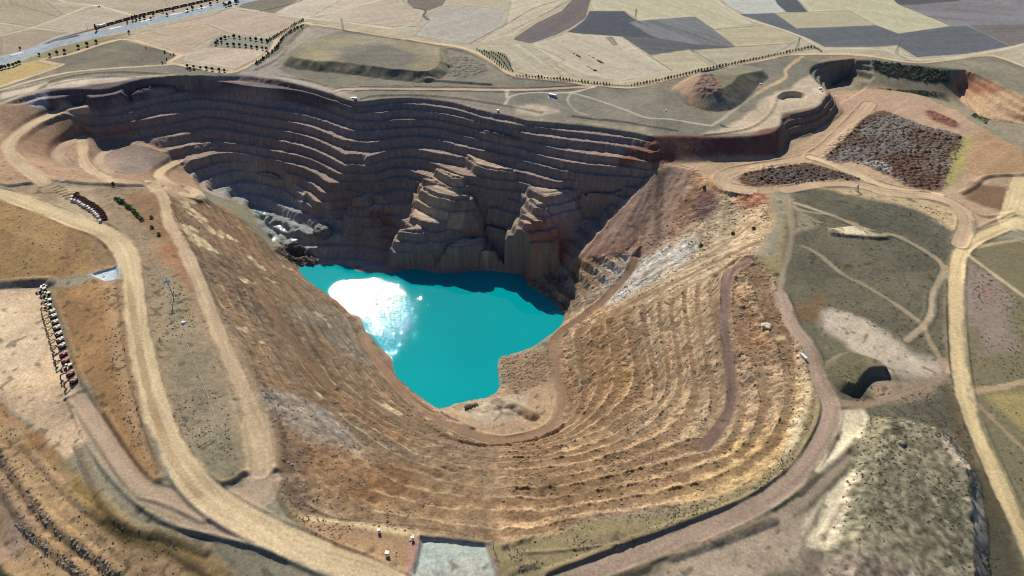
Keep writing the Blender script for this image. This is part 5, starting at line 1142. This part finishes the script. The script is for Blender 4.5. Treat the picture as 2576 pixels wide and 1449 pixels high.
# red flag, red barrel, utility pole
t = thing('red_flag', 'red flag on a thin pole at the right rim of the pit', 'flag', at(1982.6, 1143), 0); MB().tube((0, 0, 0), (-.15, 0, 5.2), .07, .05, n=6).build('pole', P_DARK, t)
fl = MB(); n = 8
for i in range(n):
    a0, a1 = i / n, (i + 1) / n; f0 = lambda a: (.1 + 1.35 * a - .5 * a * a, .28 * sin(a * 7), 0)
    p, q = f0(a0), f0(a1); fl.add([(p[0], p[1], 5.0 - 1.7 * a0), (q[0], q[1], 5.0 - 1.7 * a1), (q[0] * .8, q[1], 2.9 - .7 * a1), (p[0] * .8, p[1], 2.9 - .7 * a0), (p[0], p[1] + .05, 5.0 - 1.7 * a0), (q[0], q[1] + .05, 5.0 - 1.7 * a1), (q[0] * .8, q[1] + .05, 2.9 - .7 * a1), (p[0] * .8, p[1] + .05, 2.9 - .7 * a0)], [(0, 1, 2, 3), (7, 6, 5, 4), (0, 4, 5, 1), (3, 2, 6, 7)])
fl.build('flag', P_FLAG, t)
t = thing('red_barrel', 'small red barrel right of the pale settling pond', 'barrel', at(1280.5, 1382), 0); MB().tube((0, 0, 0), (0, 0, 1.0), .35, n=12).build('drum', P_FLAG, t); MB().tube((0, 0, 1.0), (0, 0, 1.04), .32, n=12).build('lid', P_DARK, t)
def upole(label, loc, h, rz):
    t = thing('utility_pole', label, 'pole', loc, rz); MB().tube((0, 0, 0), (0, 0, h), .2, .13, n=7).build('pole', P_WOOD, t); MB().box((0, 0, h - .7), (2.4, .14, .16)).build('crossarm', P_WOOD, t)
    for x in (-1.1, 0, 1.1): MB().tube((x, 0, h - .62 if x else h), (x, 0, h - .2 if x else h + .4), .16, .1, n=7).build('insulator', P_DARK, t)
upole('timber utility pole with three insulators at the corner of the settling pond', at(1241, 1378), 7.5, .25); upole('thin utility pole beyond the freight train in the straw field', at(421, 19), 11, .5); upole('thin utility pole at the head of the freight train', at(221, 73), 8, .5)
# ------------------------------------------------------------------ lattice pylons
def pylon(label, loc, h, rz, wd):
    t = thing('lattice_pylon', label, 'pylon', loc, rz); zw = h * .62; r = .13
    cs = [(-1, -1), (1, -1), (1, 1), (-1, 1)]
    for a in cs: MB().tube((a[0] * wd / 2, a[1] * wd / 2, 0), (a[0] * .55, a[1] * .55, zw), r, n=5).tube((a[0] * .55, a[1] * .55, zw), (a[0] * .3, a[1] * .3, h), r * .9, n=5).build('leg', P_STEEL, t)
    b = MB(); K = 9
    for k in range(K):
        z0, z1 = h * k / K, h * (k + 1) / K; g = lambda z: wd / 2 + (.55 - wd / 2) * min(z / zw, 1) + (-.25 * max(z - zw, 0) / (h - zw))
        for i in range(4):
            a, c = cs[i], cs[(i + 1) % 4]; b.tube((a[0] * g(z0), a[1] * g(z0), z0), (c[0] * g(z1), c[1] * g(z1), z1), .07, n=4); b.tube((c[0] * g(z0), c[1] * g(z0), z0), (a[0] * g(z1), a[1] * g(z1), z1), .07, n=4)
    b.build('bracing', P_STEEL, t)
    for z in (h * .7, h * .82, h * .94):
        MB().tube((-h * .16, 0, z), (0, 0, z + .9), .08, n=4).tube((h * .16, 0, z), (0, 0, z + .9), .08, n=4).tube((-h * .16, 0, z), (h * .16, 0, z), .1, n=4).build('crossarm', P_STEEL, t)
pylon('lattice pylon between the dark ploughed field and the straw fields', at(1598, 48.7), 16, .3, 3.4); pylon('lattice pylon beside the perimeter track above the flat spoil heap', at(862.5, 69.5), 13, .3, 3.0)
pylon('lattice pylon over the pale track north of the far quarry', at(2254, 135), 17, .5, 4.2); pylon('lattice pylon at the end of the tree row by the dark field', at(2005, 122.5), 16, .5, 4.2)
pylon('short lattice pylon on the pale verge between road and steppe', at(2154.5, 480), 7, .3, 3.2)
# ------------------------------------------------------------------ freight train
ds = np.concatenate([[0], np.cumsum(np.hypot(*np.diff(RAILW, axis=0).T))])
i0 = int(np.argmin(np.hypot(*(RAILW - hw((246, 69))[0]).T))); s0 = ds[i0]
def onrail(s): return np.interp(s, ds, RAILW[:, 0]), np.interp(s, ds, RAILW[:, 1])
def railpose(s): a, b = onrail(s - 4), onrail(s + 4); c = onrail(s); return (c[0], c[1], ground(*c) + .35), math.atan2(b[1] - a[1], b[0] - a[0])
l, r = railpose(s0)
t = thing('locomotive', 'white locomotive at the head of the rust red freight train', 'locomotive', l, r)
MB().box((0, 0, 1.9), (13, 2.7, 2.4), bev=.3).box((-4.5, 0, 3.4), (3.2, 2.7, 1.0), taper=.9, bev=.2).build('body', P_WHITE, t); MB().box((0, 0, .8), (12.5, 2.2, .5)).box((-4, 0, .4), (3, 2.2, .7)).box((4, 0, .4), (3, 2.2, .7)).build('bogie', P_DARK, t); MB().box((-6.15, 0, 3.4), (.1, 2.0, .5)).box((-4.5, 1.3, 3.45), (1.8, .1, .45)).box((-4.5, -1.3, 3.45), (1.8, .1, .45)).build('window', P_GLASS, t)
def make_wagon():
    t = thing('freight_wagon', '', 'wagon', group='wagons of the freight train')
    MB().box((0, 0, 1.9), (10.2, 2.7, 2.0), bev=.15).box((0, 0, 3.0), (10.0, 2.3, .25), taper=.9).build('body', P_RUST, t)
    MB().box((0, 0, .75), (12.0, 2.2, .4)).box((-3.8, 0, .35), (2.6, 2.1, .6)).box((3.8, 0, .35), (2.6, 2.1, .6)).build('bogie', P_DARK, t)
    for s in (-1, 1): MB().box((s * 5.6, 0, 1.6), (.9, 2.5, 1.4)).build('end_platform', P_CONC, t)
    return t
wg = make_wagon(); k = 0; s = s0 + 14
while k < 18 and s < ds[-1] - 8:
    l, r = railpose(s); lb = 'rust red freight wagon, %s behind the white locomotive' % ORD[k]
    if k == 0: wg.location = l; wg.rotation_euler = (0, 0, r); wg['label'] = lb
    else: dup(wg, l, r, lb)
    k += 1; s += 13.2
rl = MB()
for q in range(len(RAILW) - 1):
    a, b = RAILW[q], RAILW[q + 1]; n_ = np.array([-(b - a)[1], (b - a)[0]]); n_ = n_ / np.hypot(*n_)
    for sgn in (-.75, .75): rl.tube((a[0] + n_[0] * sgn, a[1] + n_[1] * sgn, ground(*a) + .18), (b[0] + n_[0] * sgn, b[1] + n_[1] * sgn, ground(*b) + .18), .09, n=4)
ro_ = rl.build('railway_track', P_DARK); ro_['kind'] = 'structure'
# ------------------------------------------------------------------ pipeline on the left strip
pw = hw(spline([(350,587),(362,632),(400,682),(415,712),(420,737),(440,782),(462,844),(490,912),(515,974),(550,1074)], 6)); pl = MB()
for q in range(len(pw) - 1): pl.tube((pw[q][0], pw[q][1], ground(*pw[q]) + .25), (pw[q + 1][0], pw[q + 1][1], ground(*pw[q + 1]) + .25),   .2, n=6)
tag(pl.build('pipeline', mat('dusty pipe', (.33, .30, .25), .8, 0, .2, .5)), 'long pale pipe winding along the strip between the two left roads', 'pipe')
# ------------------------------------------------------------------ trees and shrubs
def crown(kind, R, seed, nleaf=170):
    rn = random.Random(seed); b = MB(); hgt = {'cone': 1.0, 'round': 1.0, 'slim': 1.0, 'shrub': 1.0}[kind]
    for i in range(nleaf):
        t = rn.random() ** .8; a = rn.random() * 2 * pi
        if kind == 'cone': r = .33 * (1 - t) ** .75 + .03; z = .14 + .86 * t
        elif kind == 'slim': r = .15 * (1 - t * t) + .02; z = .08 + .92 * t
        elif kind == 'round': r = .36 * math.sqrt(max(0, 1 - (2 * t - 1) ** 2)) + .02; z = .25 + .75 * t
        else: r = .55 * math.sqrt(max(0, 1 - t * t)) + .04; z = .05 + .75 * t
        r *= (.45 + .6 * rn.random()) * (1 + .28 * sin(3 * a + seed) + .2 * sin(5 * a + 2 * seed + 6 * t)); z += rn.uniform(-.05, .05)
        c = Vector((r * cos(a), r * sin(a), z)); s = rn.uniform(.05, .11) * (1.3 if kind != 'slim' else .8)
        q = Matrix.Rotation(rn.random() * 6.3, 3, 'Z') @ Matrix.Rotation(rn.uniform(-1.3, 1.3), 3, 'X') @ Matrix.Rotation(rn.uniform(-1, 1), 3, 'Y')
        b.add([c + q @ Vector(p) for p in ((-s, -s * .7, 0), (s, -s * .6, .02), (s * .8, s * .7, 0), (-s * .7, s * .8, -.02))], [(0, 1, 2, 3)])
    return b
def make_tree(name, kind, leaf, seed):
    t = thing(name, '', 'tree')
    tr = MB().tube((0, 0, -.03), (.01, 0, .35), .035, .022, n=6).tube((.01, 0, .35), (0, .01, .8), .022, .008, n=5)
    for k in range(5): a = k * 2.4 + seed; tr.tube((0, 0, .25 + .09 * k), (.2 * cos(a), .2 * sin(a), .38 + .1 * k), .012, .004, n=4)
    if kind != 'shrub': tr.build('trunk', P_BARK, t)
    else: MB().tube((0, 0, -.03), (.05, 0, .4), .05, .02, n=5).tube((0, 0, 0), (-.2, .1, .35), .04, .015, n=5).build('stem', P_BARK, t)
    crown(kind, 1, seed).build('crown' if kind != 'shrub' else 'foliage', leaf, t); return t
PT = {'conifer': [make_tree('conifer_tree', 'cone', P_LEAF, s) for s in (1, 2, 3)], 'round': [make_tree('young_tree', 'round', P_LEAF, s) for s in (4, 5, 6)], 'slim': [make_tree('cypress_tree', 'slim', P_LEAF, s) for s in (7, 8)], 'olive': [make_tree('roadside_tree', 'round', P_LEAF2, s) for s in (9, 10)], 'shrub': [make_tree('green_shrub', 'shrub', P_LEAF3, s) for s in (11, 12, 13)], 'dark': [make_tree('dark_shrub', 'shrub', P_LEAF2, s) for s in (14, 15)]}
used = set()
def plant(kind, p, h, label, group, cat=None):
    src = random.choice(PT[kind]); l = at(*p); rz = random.random() * 6.28
    if src.name in used: o = dup(src, l, rz, label, h, group)
    else: used.add(src.name); o = src; o.location = l; o.rotation_euler = (0, 0, rz); o.scale = (h,) * 3; o['label'] = label; o['group'] = group
    if cat: o['category'] = cat
    return o
def along(pts, n):
    s = spline(pts, 12); d = np.concatenate([[0], np.cumsum(np.hypot(*np.diff(s, axis=0).T))]); q = np.linspace(0, d[-1], n)
    return np.stack([np.interp(q, d, s[:, 0]), np.interp(q, d, s[:, 1])], -1)
rowA = along([(1300,191),(1363,197),(1425,202.5),(1500,211.5),(1550,216),(1588,216.5),(1663,203),(1738,186),(1788,174),(1863,159),(1932,144),(1970,136),(2007,127),(2047,120)], 98)
for i, p in enumerate(rowA):
    small = i < 38 and random.random() < .35
    plant('conifer', p, random.uniform(1.8, 2.6) if small else random.uniform(2.9, 4.3), 'dark little conifer in the long row beside the sandy perimeter track', 'conifers in the long row by the perimeter track')
for p in along([(2047,121),(2058,125),(2066,131)], 6): plant('conifer', p, random.uniform(2, 3.2), 'small conifer in the short row where the pale track bends', 'conifers at the bend of the pale track')
for p in along([(672,106),(700,90),(725,74),(745,62),(763,53)], 24): plant('conifer', p, random.uniform(2.6, 4.6), 'small dark conifer in the outer row of the rising double row', 'conifers outside the rising track')
for p in along([(644,163),(672,142),(700,118),(712,98),(735,80),(764,66)], 34): plant('conifer', p + np.array([random.uniform(-1, 1), random.uniform(-1, 1)]), random.uniform(2.4, 4.8), 'small dark conifer in the inner row of the rising double row', 'conifers inside the rising track')
orch = [(275,500),(375,440),(490,385),(590,350),(740,355),(900,375),(1065,395),(1210,420),(1365,435),(1530,465),(1690,480),(225,555),(390,550),(560,585),(735,592),(900,600),(1075,615),(1235,648),(1395,668),(1550,685),(1660,705)]
for i, (x, y) in enumerate(orch): plant('round', ((820 + x / 7.245) * .6389, (100 + y / 7.245) * .6389), [4.5, 2.7][i in (3, 6, 12)] * random.uniform(.85, 1.1), 'dark egg shaped tree on the small grey orchard plot', 'trees of the orchard plot')
for x, y in [(472,169),(479,176),(488,171),(505,173.5),(520,175),(535,177.5),(552,179),(565,180.5)]: plant('round', (x, y), random.uniform(3.2, 4.6), 'small dark tree by the sandy track under the stubble field', 'trees under the stubble field')
for r_ in range(4):
    for p in along([(1200 + 18 * r_, 125 + 3.2 * r_), (1225 + 17 * r_, 143 + 2.5 * r_), (1262 + 9 * r_, 171 + 3 * r_)], 11): plant('conifer', p, random.uniform(1.7, 2.8), 'tiny conifer in the green plantation strip below the perimeter track', 'conifers of the plantation strip')
for x, y in [(400,560),(505,568),(580,545),(655,530),(793,485),(882,460),(973,434),(1300,336),(205,498)]: plant('olive', (x / 4, y / 4), random.uniform(3.6, 5.4), 'roadside tree on the verge below the grey highway', 'trees on the highway verge')
for x, y in [(5,700),(30,692),(60,684),(95,676),(140,664),(170,650),(200,638)]: plant('olive', (x / 4, y / 4 + 1), random.uniform(4, 5.5), 'dense dark tree in the clump where the highway leaves the photo', 'clump beside the highway')
plant('slim', (243.7, 78), 10, 'tall dark cypress standing beside the head of the freight train', 'cypresses by the railway')
for x, y in [(1285,232),(1340,212),(1372,205)]: plant('slim', (x / 4, y / 4), random.uniform(7, 9), 'dark cypress between the railway and the highway', 'cypresses by the railway')
for x, y in [(1410,200),(1455,190),(1520,196),(1545,160),(1640,125),(1685,158),(1745,108),(1890,110),(1940,95),(2030,78),(2120,50),(2190,20),(2255,52),(2275,66),(2300,60),(2320,52),(2378,36),(2395,14)]: plant('olive', (x / 4, y / 4), random.uniform(3.6, 6.4), 'dark tree between the railway and the far end of the highway', 'trees between railway and highway')
for x, y in [(1470,492),(1660,534),(1715,552),(1752,556),(1635,640),(1680,605)]: plant('conifer', (x / 4, y / 4), random.uniform(2, 3.8), 'lone small conifer at the corner of the fenced grey plot', 'conifers by the fenced plot')
lbs = 'bright green shrub in the strip behind the tipper trucks'
for x, y in [(1140,405),(1170,560),(1200,575),(1225,590),(1245,600),(1265,615),(1280,635),(1300,645),(1320,660),(1345,680),(1360,700),(1385,725),(1410,750),(1430,768)]: plant('shrub', (x / 4, 362.25 + y / 4), random.uniform(3.0, 5.0), lbs, 'bright green shrubs behind the trucks', 'shrub')
for x, y in [(1525,745),(1530,845),(1600,915)]: plant('shrub', (x / 4, 362.25 + y / 4), 3.2, 'yellow green shrub beside the ramp road left of the pit', 'shrubs beside the ramp road', 'shrub')
for (x, y), lb in [((1895.5, 577), 'dark green shrub high on the right slope near the red rock'), ((1843.5, 589), 'dark green shrub in the middle of the pale right slope'), ((1762, 619), 'dark shrub on the pale rock below the talus cone'), ((1770.5, 474), 'round dark bush at the top of the talus cone by the hairpin')]: plant('dark', (x, y), 3.4, lb, 'single shrubs on the right slope', 'shrub')
for s in sum(PT.values(), []):
    if s.name not in used:
        for ch in list(s.children): bpy.data.objects.remove(ch)
        bpy.data.objects.remove(s)
# ------------------------------------------------------------------ boulders
def boulder(label, p, s, m, seed, flat=.7, sink=.25):
    bm_ = bmesh.new(); bmesh.ops.create_icosphere(bm_, subdivisions=4, radius=1)
    for v in bm_.verts:
        c = v.co; n1_ = fbm(np.array([c.x * 1.2 + c.z * .7 + seed]), np.array([c.y * 1.2 - c.z * .5 + seed * 3]), 1.0, 4, 300 + seed)[0]; k = 1 + .55 * n1_
        v.co = Vector((c.x * k, c.y * k * .85, c.z * k * flat)) * s
    me = bpy.data.meshes.new('boulder'); bm_.to_mesh(me); bm_.free(); me.materials.append(m); o = bpy.data.objects.new('boulder', me); COL.objects.link(o)
    x, y, z = at(*p); o.location = (x, y, z + s * flat * (1 - 2 * sink) * .6); return tag(o, label, 'boulder')
boulder('huge pale grey rock block standing above the left arm of the lake', (812, 588), 11, P_ROCKG, 3, .75)
boulder('tan boulder on the scrubby spoil heap at bottom right', (2268, 1117), 2.2, P_ROCKT, 7, .8)
boulder('dark boulder on the flat quay of the lake bottom, left one', (1178, 1025), 3.2, P_DUSTY, 8, .6); boulder('dark boulder on the flat quay beside the brown rubble', (1195, 1022), 3.0, P_DUSTY, 9, .6)
boulder('pale cream rock patch of the upper right slope', (1930, 822), 4.0, mat('cream rock', (.62, .54, .38), .9, 0, .2, .5), 10, .45)
boulder('white round stone on the strip left of the ramp road', (462, 812), 1.5, P_WHITE, 11, .7)
P_MANURE = mat('dark dung', (.035, .03, .026), .95, 0, .3, .5)
def heap(p, q, wd, label):
    a, b = hw([p, q]); L_ = max(float(np.hypot(*(b - a))), wd); bm_ = bmesh.new(); bmesh.ops.create_icosphere(bm_, subdivisions=3, radius=1); sd_ = random.randrange(99)
    for v in bm_.verts:
        k = 1 + .35 * fbm(np.array([v.co.x * 1.5 * L_ / wd + sd_]), np.array([v.co.y * 1.5 + v.co.z + sd_]), 1.0, 3, 330)[0]; v.co = Vector((v.co.x * k * L_ / 2, v.co.y * k * wd / 2, max(v.co.z, -.1) * k * wd * .38))
    me = bpy.data.meshes.new('dung_heap'); bm_.to_mesh(me); bm_.free(); me.materials.append(P_MANURE); o = bpy.data.objects.new('dung_heap', me); COL.objects.link(o)
    c = (a + b) / 2; o.location = (c[0], c[1], ground(*c)); o.rotation_euler = (0, 0, math.atan2(*(b - a)[::-1])); return tag(o, label, 'heap', 'dark heaps in the stubble field')
for p, q, wd, lb in [((1436,130.5),(1439,131.5),1.6,'small dark heap at the far end of the left heap row in the stubble'), ((1441,134),(1446,136),2.0,'second small dark heap of the left heap row'), ((1448,137.5),(1461,145),3.2,'long dark heap ending the left heap row in the stubble'), ((1480,139.5),(1484,141),1.6,'small dark heap at the far end of the middle heap row'), ((1490,145),(1495,146.5),2.0,'second dark heap of the middle heap row'), ((1501,151),(1518,160),3.4,'longest dark heap, ending the middle heap row in the stubble'), ((1477,167),(1481,168.5),1.5,'small dark heap at the far end of the nearest heap row'), ((1482,169.7),(1485,171),1.4,'second small dark heap of the nearest heap row'), ((1487,172),(1490,173.2),1.4,'third small dark heap of the nearest heap row'), ((1492,176),(1502,179),4.0,'round dark heap ending the nearest heap row in the stubble')]: heap(p, q, wd, lb)
# ------------------------------------------------------------------ loose ground cover: scrub tufts and stones (one mass each)
def scatter(name, m, regions, seed, smin, smax, flat, faces):
    rn = np.random.RandomState(seed); V = []; F = []; n0 = 0
    for pts, cnt, k in regions:
        wp = hw(pts); lo_, hi_ = wp.min(0), wp.max(0); got = 0
        P_ = np.empty((0, 2))
        while len(P_) < cnt:
            q = lo_ + rn.rand(cnt * 3, 2) * (hi_ - lo_); ins = np.zeros(len(q), bool)
            for i in range(len(wp)):
                a, b = wp[i], wp[(i + 1) % len(wp)]
                if a[1] != b[1]:
                    c = (a[1] > q[:, 1]) != (b[1] > q[:, 1]); ins ^= c & (q[:, 0] < (b[0] - a[0]) * (q[:, 1] - a[1]) / (b[1] - a[1]) + a[0])
            q = q[ins]; q = q[(bil(ROADC, q[:, 0], q[:, 1]) < .2) & (fbm(q[:, 0], q[:, 1], 30, 3, seed) + .6 * rn.rand(len(q)) > .2)]; P_ = np.vstack([P_, q])
            got += 1
            if got > 30: break
        P_ = P_[:cnt]; n = len(P_); z = bil(Z, P_[:, 0], P_[:, 1]); s = (smin + (smax - smin) * rn.rand(n) ** 2.5) * k
        th = np.linspace(0, 2 * pi, faces, endpoint=False)
        for j in range(n):
            a0 = rn.rand() * 6.3; rr_ = s[j] * (.7 + .6 * rn.rand(2 * faces))
            ring = [(P_[j, 0] + rr_[i] * cos(th[i] + a0), P_[j, 1] + rr_[i] * sin(th[i] + a0), z[j] - .15) for i in range(faces)]
            r2 = [(P_[j, 0] + .62 * rr_[faces + i] * cos(th[i] + a0 + .4), P_[j, 1] + .62 * rr_[faces + i] * sin(th[i] + a0 + .4), z[j] + s[j] * flat * (.7 + .5 * rn.rand())) for i in range(faces)]
            V += ring + r2
            F += [(n0 + i, n0 + (i + 1) % faces, n0 + faces + (i + 1) % faces, n0 + faces + i) for i in range(faces)] + [tuple(n0 + faces + i for i in range(faces))]; n0 += 2 * faces
    me = bpy.data.meshes.new(name); me.from_pydata(V, [], F); me.update(); me.materials.append(m); o = bpy.data.objects.new(name, me); COL.objects.link(o); o['kind'] = 'stuff'; return o
scatter('scrub', P_DUSTY, [(M3[:9] + [(2480,1449),(2080,1449)] + M3[11:], 1900, 1.0), ([(2000,500),(2380,520),(2380,900),(2250,850),(2050,760),(1995,640)], 1700, 1.0), ([(2060,920),(2240,990),(2390,960),(2540,1420),(2480,1449),(2480,1300),(2420,1150),(2190,1040)], 1500, .9), ([(700,1210),(780,1300),(1000,1345),(1000,1449),(830,1380),(720,1290)], 500, .7), ([(1275,1372),(1500,1315),(1900,1222),(2030,1010),(2050,1060),(1960,1210),(1600,1365),(1300,1449),(1275,1380)], 1400, .8), ([(370,690),(450,700),(560,960),(600,1190),(520,1200),(430,1040)], 900, .8), ([(250,740),(295,720),(320,900),(390,1190),(300,1080)], 500, .9), ([(0,500),(150,560),(290,660),(130,700),(0,700)], 350, .8), ([(0,1020),(250,1290),(500,1400),(520,1449),(0,1449)], 500, .8), ([(2450,640),(2576,760),(2576,1250),(2500,1100),(2440,900)], 900, .9)], 401, .16, .95, .5, 6)
STONE = mat('broken stone', (.27, .21, .145), .9, 0, .5, .25)
scatter('loose_stones', STONE, [(rightslope[2:20] + [(1400,900),(1425,800),(1500,660)], 9000, 1.0), (leftslope[:14] + [(520,560),(700,650),(905,820),(1105,1030),(1250,1115)], 6000, .8), ([(1262,905),(1345,880),(1382,885),(1380,955),(1300,985),(1260,975)], 500, .8), ([(0,1010),(250,1300),(520,1449),(0,1449)], 300, .6), ([(0,1125),(60,1220),(140,1312),(230,1383),(310,1445),(280,1449),(200,1390),(110,1320),(40,1235),(0,1170)], 380, .9), ([(0,1210),(75,1318),(155,1393),(235,1449),(200,1449),(120,1400),(40,1320),(0,1260)], 300, .9)], 402, .2, 1.25, .6, 5)
scatter('dark_boulder_field', mat('dark stone', (.13, .11, .095), .9, 0, .4, .3), [([(700,620),(745,610),(800,650),(795,672),(755,672),(705,640)], 320, 1.3), ([(2070,385),(2205,282),(2420,345),(2390,430),(2360,478),(2230,440)], 700, 1.0), ([(1870,448),(1960,412),(2110,432),(2170,452),(1960,465)], 500, 1.1)], 403, .4, 1.5, .8, 5)
scatter('quarry_shrubs', P_LEAF2, [([(2195,152),(2300,166),(2390,178),(2390,208),(2330,204),(2230,190),(2200,180)], 700, 1.5), ([(2215,222),(2380,236),(2390,258),(2300,235)], 300, 1.1), ([(2450,286),(2490,300),(2480,312),(2440,291)], 60, 1.3)], 404, .4, 1.3, 1.0, 5)
